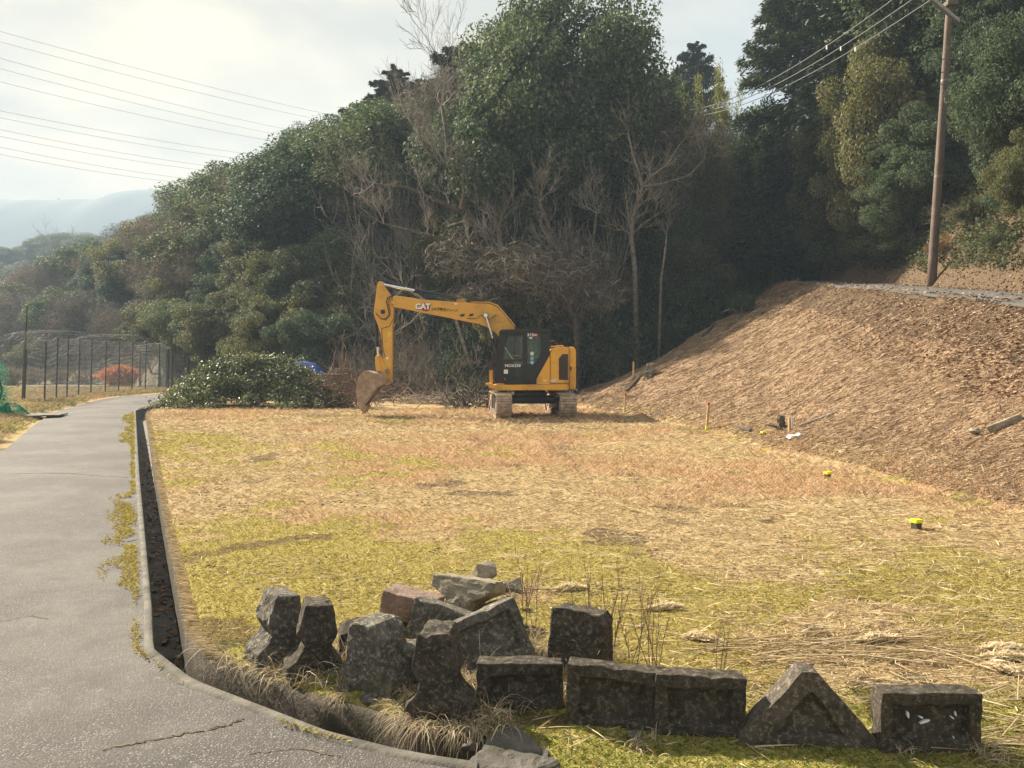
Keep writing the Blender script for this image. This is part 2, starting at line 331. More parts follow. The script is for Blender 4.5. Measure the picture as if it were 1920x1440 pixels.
for nm, cs in (('w', (mo*.45, zz+.1, zz)), ('w2', (so_, zz+.35, zz))):
    at_ = me.color_attributes.new(nm, 'FLOAT_COLOR', 'POINT'); at_.data.foreach_set('color', np.stack([*cs, zz+1], -1).astype(np.float32).ravel())
tag(link('verge_ground', me, M_ground, smooth=True), kind='structure')
# valley floor and wooded hills beyond
yv = np.geomspace(36, 620, 230); sv = np.concatenate([np.linspace(-4, -.9, 26)[:-1], np.linspace(-.9, .9, 380), np.linspace(.9, 2.6, 30)[1:]])
Xv = yv[:, None]*sv[None]; Yv = np.repeat(yv[:, None], len(sv), 1)
grid_mesh('valley_ground', Xv, Yv, M_ground)
pl = mesh_np('plain_ground', [(-3500, -3500, -1.2), (3500, -3500, -1.2), (3500, 3500, -1.2), (-3500, 3500, -1.2)], [(0, 1, 2, 3)])
tag(link('plain_ground', pl, mat_simple('plain_soil', (.16, .14, .07), (.1, .1, .05), .02, .95, coord='Position')), kind='structure')
# tilled, darker strips of the vegetable fields beyond the fence
M_till = mat_simple('tilled_soil', (.10, .075, .05), (.20, .16, .09), 3, .95, 1, 30, coord='Position'); M_grassfield = mat_simple('winter_grass', (.20, .19, .06), (.33, .26, .11), 1.2, .95, 1, 18, coord='Position')
for (a, b_, c, d, m_, nm) in ((-60, -28, 62, 70, M_till, 'field_strip'), (-46, -21, 51, 60, M_grassfield, 'field_strip'), (-75, -34, 74, 96, M_till, 'field_strip'), (-120, -48, 100, 150, M_grassfield, 'field_strip')):
    xs = np.linspace(0, 1, 60); yy = np.linspace(c, d, 14); GX = a+(b_-a)*xs[None]-(yy[:, None]-c)*.35; GY = np.repeat(yy[:, None], 60, 1); GZ = H(GX, GY)+.02+(np.sin(GY*4.2)*.06+.05)
    i = np.arange(GX.size).reshape(GX.shape); me = mesh_np(nm, np.stack([GX, GY, GZ], -1).reshape(-1, 3), np.stack([i[:-1, :-1], i[:-1, 1:], i[1:, 1:], i[1:, :-1]], -1).reshape(-1, 4)); tag(link(nm, me, m_, smooth=True), kind='structure')
# far mountain
xs = np.linspace(-1700, 640, 300); prof = 2.31*np.interp(xs/2.31, [-700, -306, -290, -262, -238, -224, -206, -190, -90, 0, 260], [85, 97.5, 98, 97.5, 98.5, 102.5, 104, 105, 106, 100, 90])
V = []; NR = 26
for j in range(NR):
    t = j/(NR-1); zf = math.sin(t*math.pi*.5)
    V.append(np.stack([xs, 800+t*245+0*xs, np.maximum(-1, prof*zf*(1+.035*(fbm(xs, 0*xs+j*9, 45, 77, 4)-.5)*(1 if t < .95 else .25))+(vn(xs, 0*xs, 6, 3)*3 if j == NR-1 else 0))], -1))
V.append(np.stack([xs, 1330+0*xs, 0*xs-1], -1)); V = np.array(V); i = np.arange(V.shape[0]*300).reshape(V.shape[0], 300)
me = mesh_np('mountain', V.reshape(-1, 3), np.stack([i[:-1, :-1], i[:-1, 1:], i[1:, 1:], i[1:, :-1]], -1).reshape(-1, 4))
tag(link('mountain', me, mat_simple('mountain_woods', (.03, .05, .055), (.045, .06, .06), .006, .95, coord='Position'), smooth=True), kind='structure')

# ------------------------------------------------------------------ road, gutter
def mat_asphalt():
    m, t, b = new_mat('asphalt_worn'); v = t.nodes.new('ShaderNodeTexVoronoi'); v.inputs['Scale'].default_value = 100; g = t.nodes.new('ShaderNodeNewGeometry'); t.links.new(g.outputs['Position'], v.inputs['Vector'])
    sp = t.nodes.new('ShaderNodeSeparateColor'); t.links.new(v.outputs['Color'], sp.inputs[0])
    stone = mixc(t, rampf(t, sp.outputs[0], .35, .95), (.085, .076, .068), (.31, .28, .25))
    inner = rampf(t, v.outputs['Distance'], .25, .55, 1, 0)
    base = mixc(t, inner, (.055, .050, .048), stone)
    # bleached wheel paths, mottling, stains
    big = noise(t, .55, 5, .6); mid = noise(t, 3.2, 7, .7)
    base = mixc(t, rampf(t, big, .38, .62, .0, .55), base, (.165, .15, .135)); base = mixc(t, rampf(t, mid, .45, .66, 0, .7), base, (.080, .070, .062))
    base = mixc(t, rampf(t, noise(t, 14, 8, .75), .56, .68, 0, .4), base, (.26, .235, .20))
    t.links.new(base, b.inputs['Base Color']); b.inputs['Roughness'].default_value = .8; b.inputs['Specular IOR Level'].default_value = .35
    bump(t, b, inner, .7, .006); return m
M_asph = mat_asphalt()
M_conc = mat_simple('weathered_concrete', (.16, .145, .12), (.085, .078, .062), 7, .9, .8, 60, coord='Position', dirt=(.045, .042, .03), dirt_scale=3)
M_conc2 = mat_simple('stained_apron', (.13, .115, .10), (.08, .072, .06), 9, .95, .9, 70, coord='Position', dirt=(.05, .045, .03), dirt_scale=5)
M_concdark = mat_simple('dark_grey_concrete', (.13, .125, .115), (.08, .075, .07), 7, .8, .6, 50, coord='Position', dirt=(.03, .03, .016))  # darker grey concrete for the gutter channel
Yr = np.concatenate([np.linspace(-6, 2.2, 10), np.geomspace(2.3, 38.5, 150)])
Rr = Xedg(Yr)-np.interp(Yr, [3, 3.4, 5, 30], [.0, .02, .03, .03]); Lr = np.interp(Yr, [-8, 0, 15, 21, 27, 38.5], [-5.4, -5.0, -9.9, -13.1, -16.2, -20.7])
Rr = np.where(Yr > 30, np.interp(Yr, [30, 36, 38.5], [-14.6, -16.2, -16.9]), Rr)
Rr = Rr+(fbm(Yr, 0*Yr, .5, 5, 3)-.5)*.03
pairs = [((Lr[k], Yr[k]), (Rr[k], Yr[k])) for k in range(len(Yr))]
pairs += [((-21.9, 43), (-17.4, 41)), ((-21.6, 47.5), (-17.4, 43.4)), ((-18.5, 50.5), (-16, 45.8)), ((-13, 52), (-12.5, 47.5)), ((-6, 52), (-6, 48))]
nc = 15; V = []
for a, b_ in pairs:
    for k in range(nc):
        t = k/(nc-1); x = a[0]*(1-t)+b_[0]*t; y = a[1]*(1-t)+b_[1]*t; z = .012+.02*math.sin(math.pi*t)*(1 if y > 5 else .3)
        if y > 36: z += max(0, min(Hs(x, y), .15))
        V.append((x, y, z))
i = np.arange(len(V)).reshape(-1, nc)
me = mesh_np('road', V, np.stack([i[:-1, :-1], i[:-1, 1:], i[1:, 1:], i[1:, :-1]], -1).reshape(-1, 4)); tag(link('road', me, M_asph, smooth=True), kind='structure')
# concrete rim along the road side of the gutter, gutter trough, field-side wall: one gutter
Yg = np.concatenate([np.linspace(3.06, 4.4, 26), np.geomspace(4.55, 36, 80)])
E = np.stack([Xedg(Yg), Yg], -1); Lp = np.stack([Xlip(Yg), Yg], -1)
# match lip points to edge points by arc so that the section stays square to the channel
def resamp(P, n):
    s = np.concatenate([[0], np.cumsum(np.linalg.norm(np.diff(P, axis=0), axis=1))]); q = np.linspace(0, 1, n)**2.0*s[-1]; return np.stack([np.interp(q, s, P[:, k]) for k in (0, 1)], -1)
E = resamp(E, 130); Lp = resamp(np.concatenate([[[-.12, 3.30]], Lp[Lp[:, 1] > 3.33]]), 130)
jit = (fbm(E[:, 1]*3, E[:, 0], .4, 2, 3)-.5)*.03
def strip_section(pts3):   # list of arrays (n,3)
    n = len(pts3[0]); k = len(pts3); V = np.stack(pts3, 1).reshape(-1, 3); i = np.arange(n*k).reshape(n, k)
    return V, np.stack([i[:-1, :-1], i[:-1, 1:], i[1:, 1:], i[1:, :-1]], -1).reshape(-1, 4)
def P3(xy, z): return np.concatenate([xy, np.full((len(xy), 1), z) if np.isscalar(z) else z[:, None]], 1)
dirv = (Lp-E); dl = np.linalg.norm(dirv, axis=1, keepdims=True); dn = dirv/dl
lipz = H(Lp[:, 0]+.02, Lp[:, 1])
gut = empty('gutter', (0, 0, 0)); tag(gut, kind='structure')
V, F = strip_section([P3(E-dn*.08+jit[:, None]*.5*dn, 0.0), P3(E-dn*.075+jit[:, None]*.5*dn, .012), P3(E-dn*.01, .018), P3(E+dn*0, 0.0), P3(E+dn*.01, -.34), P3(E+dn*.05, -.36), P3(Lp-dn*.06, -.36), P3(Lp-dn*.02, -.34)])
link('gutter_channel', mesh_np('gutter_channel', V, F), M_concdark, gut)
V, F = strip_section([P3(E-dn*.075+jit[:, None]*.8*dn, 0.002), P3(E-dn*.065+jit[:, None]*dn, .024), P3(E-dn*.012, .024), P3(E-dn*.004, .012), P3(E+dn*.004, -.05)])
link('gutter_rim', mesh_np('gutter_rim', V, F), M_conc, gut)
V, F = strip_section([P3(Lp-dn*.055, -.36), P3(Lp-dn*(.045+.02*vn(Lp[:, 1]*5, Lp[:, 0]*5, 1, 4)[:, None]), -.2), P3(Lp-dn*(.035+.03*vn(Lp[:, 1]*9, Lp[:, 0]*9, 1, 8)[:, None]), lipz-.012-.03*vn(Lp[:, 1]*14, Lp[:, 0]*14, 1, 18)), P3(Lp-dn*.012, lipz-.002+.006*vn(Lp[:, 1]*9, Lp[:, 0]*5, 1, 9)), P3(Lp+dn*.01, lipz-.008)])
M_wallg = mat_simple('gutter_wall', (.10, .08, .058), (.042, .036, .027), 9, .95, 1, 45, coord='Position', dirt=(.04, .034, .018), dirt_scale=2.2, dlo=.45, dhi=.6)
link('gutter_wall', mesh_np('gutter_wall', V, F), M_wallg, gut)
# concrete end piece where the gutter meets the apron
e_ = MB(); e_.prism([(0, 0), (1, 0), (1, 1), (0, 1)], 0, 1)
ap = [(-.20, 3.03), (.06, 2.96), (.20, 3.06), (.14, 3.22), (.02, 3.38), (-.10, 3.33), (-.12, 3.18)]
mb = MB(); n = len(ap); mb.add([(x, y, -.36) for x, y in ap]+[(x, y, .016) for x, y in ap], [tuple(range(n)), tuple(range(2*n-1, n-1, -1))]+[(i, i+n, (i+1) % n+n, (i+1) % n) for i in range(n)])
mb.build('gutter_end', M_conc2, gut, bevel=.02, jit=.012, cuts=3)
# upper road on the embankment
yu = np.linspace(-6, 41, 120); xcu = np.interp(yu, cY, cX); zu = np.interp(yu, cY, cZ)
V, F = strip_section([np.stack([xcu+.1+(vn(yu, yu, 1.3)-.5)*.3, yu, zu+.0], -1), np.stack([xcu+.12+(vn(yu, yu, 1.3)-.5)*.3, yu, zu+.06], -1), np.stack([xcu+2.5+(vn(yu, yu, .8, 4)-.5)*.5, yu, zu+.10], -1)])
M_asph2 = mat_simple('old_tarmac', (.095, .088, .08), (.065, .06, .054), 2.2, .9, .5, 80, coord='Position')
tag(link('upper_road', mesh_np('upper_road', V, F), M_asph2), kind='structure')
# ------------------------------------------------------------------ trees
M_bark = mat_simple('bark_grey', (.12, .095, .07), (.06, .048, .036), 5, .95, .8, 30)
M_barkpale = mat_simple('bark_pale', (.27, .24, .20), (.13, .105, .08), 5, .95, .6, 30)
M_twig = mat_simple('twig_brown', (.17, .15, .13), (.31, .275, .235), 1.2, .95)
M_twigpale = mat_simple('twig_pale', (.40, .34, .26), (.24, .195, .15), 1.2, .95)
M_Lev = mat_leaf('leaf_evergreen', [(.032, .054, .038), (.055, .082, .055), (.085, .118, .076), (.12, .15, .095), (.175, .20, .13)], .34, .6, .14, (1.05, 1.15, .85))
M_Lol = mat_leaf('leaf_olive', [(.058, .068, .038), (.098, .108, .058), (.14, .145, .08), (.19, .19, .12)], .36, .6, .18, (1.15, 1.15, .75))
M_Lced = mat_leaf('leaf_cedar', [(.022, .042, .030), (.040, .064, .042), (.062, .088, .054), (.10, .115, .07)], .1, .6, .3)
M_Lbam = mat_leaf('leaf_bamboo', [(.07, .095, .02), (.12, .14, .03), (.19, .19, .045), (.26, .24, .07)], .4, .5, .4)
M_Ldry = mat_leaf('leaf_withered', [(.12, .07, .035), (.2, .12, .06), (.28, .18, .1)], .25, .7, .3)
M_culm = mat_simple('bamboo_culm', (.12, .14, .055), (.2, .19, .09), 3, .6)

def branch_limb(g, a, b, n=5, wig=.12):
    a = np.asarray(a, float); b = np.asarray(b, float); l = np.linalg.norm(b-a); P = [a+(b-a)*t for t in np.linspace(0, 1, n+1)]
    for k in range(1, n): P[k] = P[k]+g.normal(size=3)*l*wig/2
    return P
def broad(name, seed, rad=4.0, h=10, base=.25, nclump=70, leaves=34000, lsize=.17, mat=None, flat=1.0, ragged=.25, trunk=.25, bark=None, clumpr=.30, up=.35, asp=.55):
    """crown of leaf clumps carried on a trunk with limbs; origin at the trunk foot"""
    g = np.random.default_rng(seed); mat = mat or M_Lev; z0 = h*base; cz = (z0+h)/2; hz = (h-z0)/2
    d = unit(g, nclump*2); d = d[d[:, 2] > -.75][:nclump]; nclump = len(d)
    fr = 1-ragged*g.random(nclump)**.8*1.6; fr = np.clip(fr, .35, 1.08)
    cc = np.stack([d[:, 0]*rad*fr, d[:, 1]*rad*fr, cz+d[:, 2]*hz*fr*flat], -1)
    wid = np.clip(1.05-.35*((cc[:, 2]-cz)/hz).clip(-1, 1)**2, .6, 1.1); cc[:, :2] *= wid[:, None]
    cr = rad*clumpr*(.6+.8*g.random(nclump))
    w_ = cr**2; idx = g.choice(nclump, leaves, p=w_/w_.sum())
    dl_ = unit(g, leaves); dl_[:, 2] = dl_[:, 2]*.85+.1; q = g.random(leaves)**.38
    # lumps inside each clump, so it breaks into sprays
    P = cc[idx]+dl_*(cr[idx]*q)[:, None]*np.array([1, 1, .8])
    kp = (vn(P[:, 0]+P[:, 2]*.7, P[:, 1]-P[:, 2]*.6, rad*.075, seed) > .36); P = P[kp]; dl_ = dl_[kp]
    Nn = dl_*.55+g.normal(size=P.shape)*.55+np.array([0, 0, up]); Nn /= np.linalg.norm(Nn, axis=1, keepdims=True)
    V, F = quads_np(P, Nn, lsize*(.6+.8*g.random(len(P))), asp, g, droop=.15)
    root = empty(name, (0, 0, -500)); link('crown', mesh_np('crown', V, F), mat, root)
    p0 = []; p1 = []; r0 = []; r1 = []
    tp = branch_limb(g, (0, 0, -.8), (g.normal()*.3, g.normal()*.3, h*.72), 7, .06)
    for k in range(7): p0.append(tp[k]); p1.append(tp[k+1]); r0.append(trunk*(1-k/8.5)); r1.append(trunk*(1-(k+1)/8.5))
    for j in range(min(nclump, 46)):
        k = int(g.integers(2, 7)); s = tp[k]; 
        if cc[j][2] < s[2]-.5: s = tp[2]
        bp = branch_limb(g, s, cc[j], 4); rr = trunk*.32*(.6+g.random()*.6)
        for m in range(4): p0.append(bp[m]); p1.append(bp[m+1]); r0.append(rr*(1-m/4.6)); r1.append(rr*(1-(m+1)/4.6))
    V, F = tubes_np(p0, p1, r0, r1, 6); link('trunk', mesh_np('trunk', V, F), bark or M_bark, root); return root
def cedar(name, seed, h=14, rad=3.0, leaves=30000, lsize=.30, mat=None, base=.15, ragged=.3, ntier=46, power=.75, domed=0):
    g = np.random.default_rng(seed); P = []; Nn = []; T = []; p0 = []; p1 = []; r0 = []; r1 = []
    for j in range(ntier*4):
        z = h*(base+(1-base)*((j+g.random())/(ntier*4))); f = 1-(z-h*base)/(h*(1-base)); r = rad*(max(f, .02)**power)*(1-ragged*g.random()*1.2)+.15
        if domed: r = rad*math.sqrt(max(.03, 1-(1-f)**2.6))*(1-ragged*g.random()*1.2)
        a = g.random()*6.283; d = np.array([math.cos(a), math.sin(a), 0]); n = int(leaves/(ntier*4)*(.3+r/rad*1.1)); t = g.random(n)**.65
        rise = r*(.25+g.random()*.3)*(1 if f < .5 else .2)
        bz = z+rise*t-r*.22*t*t*t; side = np.array([-d[1], d[0], 0]); sw = (g.normal(size=n)*.16*r*(1.15-t*.8))
        q = d[None]*(r*t)[:, None]+side[None]*sw[:, None]; q[:, 2] = bz+g.normal(size=n)*.10*r*.5-np.abs(sw)*.35
        P.append(q); nn = np.array([0, 0, 1.])+g.normal(size=(n, 3))*.45; Nn.append(nn); T.append(d[None]*1.0+side[None]*np.sign(sw)[:, None]*.9+g.normal(size=(n, 3))*.35+np.array([0, 0, -.25]))
        e = np.array([d[0]*r*.9, d[1]*r*.9, z+rise*.9-r*.16]); p0.append([0, 0, z]); p1.append(e); r0.append(.035+.02*f); r1.append(.012)
    P = np.concatenate(P); Nn = np.concatenate(Nn); T = np.concatenate(T); Nn /= np.linalg.norm(Nn, axis=1, keepdims=True)
    V, F = quads_np(P, Nn, lsize*(.6+.8*g.random(len(P))), .32, g, T, droop=.2)
    root = empty(name, (0, 0, -500)); link('crown', mesh_np('crown', V, F), mat or M_Lced, root)
    for k in range(8): p0.append([0, 0, -.8+(h+.4)*k/8]); p1.append([0, 0, -.8+(h+.4)*(k+1)/8]); r0.append(.24*(1-k/8.6)); r1.append(.24*(1-(k+1)/8.6))
    V, F = tubes_np(p0, p1, r0, r1, 5); link('trunk', mesh_np('trunk', V, F), M_bark, root); return root
def grow(g, p, d, l, r, lev, S, spread=.7, upb=.25, nseg=4, kids=(3, 5), wig=.22, shrink=.62, minr=.0075):
    """recursive bare branching; appends (p0,p1,r0,r1,level)"""
    d = np.array(d, float); d /= np.linalg.norm(d); p = np.array(p, float); step = l/nseg; pts = [p]; dirs = [d]
    for k in range(nseg):
        d = d+g.normal(size=3)*wig+np.array([0, 0, upb*.25]); d /= np.linalg.norm(d); q = p+d*step
        ra = max(minr, r*(1-.55*k/nseg)); rb = max(minr, r*(1-.55*(k+1)/nseg)); S.append((p, q, ra, rb, lev)); p = q; pts.append(p); dirs.append(d)
    if lev <= 0: return
    n = int(g.integers(kids[0], kids[1]+1))
    for j in range(n):
        t = (.25+.75*(j+g.random())/n) if j < n-1 else 1.0; k = min(int(t*nseg), nseg-1); f = t*nseg-k; q = pts[k]*(1-f)+pts[k+1]*f
        a = unit(g, 1)[0]; nd = dirs[k]+a*spread*(1 if j < n-1 else .35)+np.array([0, 0, upb]); grow(g, q, nd, l*shrink*(.75+.5*g.random()), max(minr, r*(.60 if j < n-1 else .5)*(1-.3*t)), lev-1, S, spread, upb, max(3, nseg-1), kids, wig, shrink, minr)
def bare(name, seed, stems, lev=4, mat_t=None, mat_c=None, **kw):
    """stems: list of (offset, dir, length, radius)"""
    g = np.random.default_rng(seed); S = []
    root = empty(name, (0, 0, -500)); starts = []
    for o, d, l, r in stems: starts.append(len(S)); grow(g, o, d, l, r, lev, S, **kw)
    if len(stems) > 1:
        for a_, b_ in zip(starts, starts[1:]+[len(S)]):
            sel = [s for s in S[a_:b_] if s[4] >= lev]; V, F = tubes_np([s[0] for s in sel], [s[1] for s in sel], [s[2] for s in sel], [s[3] for s in sel], 7); link('trunk', mesh_np('trunk', V, F), mat_t or M_bark, root, smooth=True)
    for part, sel, m_, n in ((('trunk', [s for s in S if s[4] >= lev-0], mat_t or M_bark, 7), ('crown', [s for s in S if s[4] < lev], mat_c or M_twig, 4))[1 if len(stems) > 1 else 0:]):
        V, F = tubes_np([s[0] for s in sel], [s[1] for s in sel], [s[2] for s in sel], [s[3] for s in sel], n if part == 'trunk' else 3); link(part, mesh_np(part, V, F), m_, root, smooth=part == 'trunk')
    return root
def bamboo(name, seed, n=16, h=11, spread=1.8, leaves=14000, lo=.45, mat=None):
    g = np.random.default_rng(seed); p0 = []; p1 = []; r0 = []; r1 = []; P = []
    for j in range(n):
        b_ = np.array([g.normal()*spread, g.normal()*spread, -.4]); hh = h*(.75+.3*g.random()); ln = g.normal(size=2)*.05*hh; pts = []
        for k in range(9):
            t = k/8; pts.append(b_+np.array([ln[0]*t**3*2, ln[1]*t**3*2, hh*t]))
        for k in range(8): p0.append(pts[k]); p1.append(pts[k+1]); r0.append(.045*(1-k/9)); r1.append(.045*(1-(k+1)/9))
        m = leaves//n; t = lo+(1-lo)*g.random(m)**.8; ti = np.clip((t*8).astype(int), 0, 7); f = t*8-ti; pa = np.array(pts); q = pa[ti]*(1-f)[:, None]+pa[ti+1]*f[:, None]
        w_ = .9*(1.1-t)**.5+.1; lump = g.normal(size=(24, 3)); c = lump[(t*23).astype(int)]; q = q+c*w_[:, None]*.45+g.normal(size=(m, 3))*.28*np.array([1, 1, .7]); P.append(q)
    P = np.concatenate(P); Nn = g.normal(size=P.shape)+np.array([0, 0, .7]); Nn /= np.linalg.norm(Nn, axis=1, keepdims=True)
    V, F = quads_np(P, Nn, .24*(.6+.8*g.random(len(P))), .26, g, droop=.35)
    root = empty(name, (0, 0, -500)); link('crown', mesh_np('crown', V, F), mat or M_Lbam, root)
    V, F = tubes_np(p0, p1, r0, r1, 5); link('trunk', mesh_np('trunk', V, F), M_culm, root); return root
PROTO = {}; USED = set()
def proto(k, root, h, half):      # native height and half width, measured from the crown itself
    cr = [c for c in root.children if c.name.startswith('crown')][0].data; V = np.zeros(len(cr.vertices)*3, np.float32); cr.vertices.foreach_get('co', V); V = V.reshape(-1, 3)
    PROTO[k] = (root, float(np.percentile(V[:, 2], 100 if k.startswith('b') and k[:3] in ('bar', 'bru') else 99.7)), float(np.percentile(np.abs(V[:, :2]), 96)))
def strow(root): return root
proto('oakA', broad('broadleaf_tree', 1, 4.0, 10, .12, 120, 170000, .14, M_Lev), 10.6, 4.4)
proto('oakB', broad('broadleaf_tree', 2, 4.2, 9, .08, 70, 120000, .15, M_Lev, ragged=.45, clumpr=.27), 9.6, 4.6)
proto('oakC', broad('broadleaf_tree', 3, 3.4, 11, .10, 90, 120000, .14, M_Lev, ragged=.35, clumpr=.30), 11.6, 3.8)
proto('olive', broad('broadleaf_tree', 4, 3.6, 8, .06, 80, 110000, .13, M_Lol, ragged=.4, clumpr=.27), 8.5, 4.0)
proto('oliveB', broad('broadleaf_tree', 5, 3.0, 9, .06, 70, 85000, .125, M_Lol, ragged=.5, clumpr=.3), 9.5, 3.4)
proto('bushA', broad('evergreen_shrub', 6, 1.5, 2.4, .0, 40, 16000, .11, M_Lev, ragged=.35, trunk=.06, clumpr=.36), 2.6, 1.7)
proto('bushB', broad('evergreen_shrub', 7, 1.7, 2.0, .0, 36, 15000, .11, M_Lol, ragged=.45, trunk=.05, clumpr=.34), 2.2, 1.9)
proto('wither', broad('withered_shrub', 8, 1.3, 1.6, .0, 26, 5000, .09, M_Ldry, ragged=.45, trunk=.05, clumpr=.36), 1.8, 1.5)
proto('cedA', cedar('cedar_tree', 11, 14, 3.4, 60000, .28, ragged=.35, power=.55), 14.3, 3.3)
proto('cedB', cedar('cedar_tree', 12, 13, 3.8, 70000, .28, ragged=.45, ntier=34, domed=1), 13.3, 3.8)
proto('cedC', cedar('cypress_tree', 13, 15, 4.4, 90000, .22, base=.05, ragged=.4, ntier=40, power=.55, mat=M_Lced), 15.3, 4.4)
proto('bam', bamboo('bamboo_clump', 21), 12, 2.4)
proto('bamdark', bamboo('bamboo_clump', 22, 26, 12, 2.2, 22000, .4, mat=M_Lol), 13, 3.0)  # olive leaves, their lighter tone also standing in for blocked sunlight
g_ = np.random.default_rng(5)
proto('bareA', bare('bare_tree', 31, [((0, 0, -.5), (.05, 0, 1), 4.2, .17)], 5, spread=.75, upb=.22, kids=(3, 5), shrink=.66, minr=.007), 10, 4.5)
proto('bareB', bare('bare_tree', 32, [((0, 0, -.5), (.1, .1, 1), 3.2, .14), ((.3, 0, -.5), (.5, -.2, 1), 3.0, .11), ((-.3, 0, -.5), (-.4, .2, 1), 3.2, .12)], 4, spread=.75, upb=.15, kids=(3, 4), shrink=.70, nseg=5, wig=.28), 7.5, 4.5)
proto('bareC', bare('bare_tree', 33, [((g_.normal()*.05, g_.normal()*.05, -.3), (g_.normal()*.28, g_.normal()*.28, 1), 4.6+g_.random(), .075) for _ in range(7)], 3, spread=.5, upb=.45, kids=(3, 5), shrink=.55, nseg=7, wig=.10), 8.5, 3.0)
proto('brushA', bare('bare_shrub', 34, [((g_.normal()*.5, g_.normal()*.5, -.1), (g_.normal()*.8, g_.normal()*.8, .8), 1.5+g_.random(), .03) for _ in range(9)], 3, spread=.8, upb=.1, kids=(3, 4), shrink=.66, nseg=4, wig=.25), 3.2, 2.6)
proto('brushB', bare('bare_shrub', 35, [((g_.normal()*.4, g_.normal()*.4, -.1), (g_.normal()*.9, g_.normal()*.9, .5), 1.8+g_.random(), .03) for _ in range(9)], 3, mat_c=M_twigpale, spread=.7, upb=.0, kids=(3, 5), shrink=.7, nseg=5, wig=.28), 3.0, 3.0)
M_fuzz = mat_leaf('fine_twigs', [(.10, .085, .075), (.17, .145, .125), (.25, .215, .185), (.34, .30, .26)], 0, .9, .1, objvar=.25)
proto('fuzzA', broad('bare_tree', 41, 3.6, 9, .15, 60, 46000, .42, M_fuzz, ragged=.35, clumpr=.34, asp=.05, trunk=.16), 9, 4)
proto('fuzzB', broad('bare_tree', 42, 3.0, 7, .10, 50, 38000, .38, M_fuzz, ragged=.45, clumpr=.34, asp=.055, trunk=.14), 7, 3.5)
trees = []
def put(k, x, y, zb, sx, sz, rz, label, cat, group=None, tilt=(0, 0)):
    root = PROTO[k][0]
    if k in USED: o = copy_tree(root)
    else: o = root; USED.add(k)
    for key in ('label', 'category', 'group', 'kind'):
        if key in o: del o[key]
    o.location = (x, y, zb); o.scale = (sx, sx, sz); o.rotation_euler = (tilt[0], tilt[1], rz); tag(o, label, cat, group); trees.append(o); return o
def tree(k, u, vtop, Y, wpx, label, cat='tree', group=None, zoff=-.1, tilt=(0, 0), rz=None, zb=None):
    """a tree standing at depth Y below pixel column u, with crown top and width fitted in metres"""
    p = at(u, vtop, Y); zb = Hs(p.x, Y)+zoff if zb is None else zb; hh = max(1.0, p.z-zb); sx = (wpx/FPX*Y/2)/PROTO[k][2]
    return put(k, p.x, Y, zb, sx, hh/PROTO[k][1], random.random()*6.28 if rz is None else rz, label, cat, group, tilt)
# --- named trees, front to back
tree('oakA', 1062, -12, 47, 350, 'huge dome-shaped dark evergreen rising highest in the middle of the wood behind the excavator')
tree('cedC', 940, 60, 52, 220, 'dark conifer with feathery top just left of the huge dome-shaped evergreen')
tree('cedB', 870, 85, 56, 150, 'blue-green conifer on the skyline under the pale bare treetop')
tree('cedA', 800, 150, 60, 150, 'pointed conifer on the skyline right of the lone ragged conifer')
tree('cedC', 740, 130, 63, 170, 'ragged conifer with two spiky tops on the middle of the skyline')
tree('cedB', 700, 190, 66, 140, 'small dark conifer on the skyline left of the ragged two-topped conifer')
tree('oakC', 655, 245, 72, 130, 'grey-green tree on the descending skyline below the lowest conifer')
tree('oakB', 560, 240, 92, 120, 'open airy broadleaf tree with sky showing through its top on the left skyline')
tree('bareA', 880, -110, 66, 220, 'bare leafless treetop against the sky above the wooded ridge, the leftmost and tallest', 'bare tree')
tree('bareA', 1215, -5, 58, 90, 'pale leafless treetop showing right of the huge evergreen dome', 'bare tree', rz=1.2)
tree('bareA', 985, -20, 62, 110, 'thin leafless twigs poking up just left of the top of the huge evergreen dome', 'bare tree', rz=2.2)
tree('cedB', 1303, 84, 74, 104, 'flat-topped dark pine standing against the sky in the gap between the two woods')
tree('bam', 1350, 125, 55, 100, 'tall yellow-green sunlit bamboo feathering into the sky gap', 'bamboo')
tree('bam', 1290, 165, 56, 90, 'yellow-green bamboo below the flat-topped pine', 'bamboo')
tree('bam', 1392, 215, 56, 110, 'short yellowish bamboo at the right foot of the sky gap', 'bamboo')
tree('oakC', 1245, 140, 60, 100, 'leafy tree filling the notch right of the huge evergreen dome')
tree('oakB', 960, 190, 44, 260, 'broad glossy-leaved evergreen under the left shoulder of the huge dome tree')
tree('oakC', 1150, 200, 45, 200, 'dark shaded evergreen under the right shoulder of the huge dome tree')
tree('olive', 900, 330, 43, 190, 'glossy-leaved evergreen with sunlit leaves above the excavator boom')
tree('olive', 930, 505, 39.8, 110, 'ivy-covered small tree with pale sunlit leaves behind the elbow of the boom')
tree('bushA', 870, 610, 38.8, 90, 'low glossy evergreen shrub between the digger arm and cab', 'shrub')
tree('bushB', 885, 690, 37.8, 60, 'small bright green shrub at the edge of the clearing left of the cab', 'shrub')
tree('oakA', 655, 430, 48, 170, 'rounded dark green tree above the digger bucket, left of the bare brown trees')
tree('olive', 560, 480, 46, 160, 'yellow-green tree leaning over the brush heap')
tree('olive', 500, 560, 44, 120, 'low olive-green tree directly behind the leafy brush heap')
tree('oakB', 590, 590, 41.5, 130, 'low bushy tree behind the right end of the leafy brush heap')
tree('oakC', 455, 395, 62, 150, 'dark green round-topped tree halfway down the left slope')
tree('oakA', 415, 560, 52, 90, 'deep green ivy-clad tree at the end of the road')
tree('oakA', 560, 380, 58, 120, 'pale olive evergreen in the middle of the left slope')
tree('bareB', 830, 230, 46, 260, 'large reddish-brown leafless tree in front of the skyline conifers', 'bare tree')
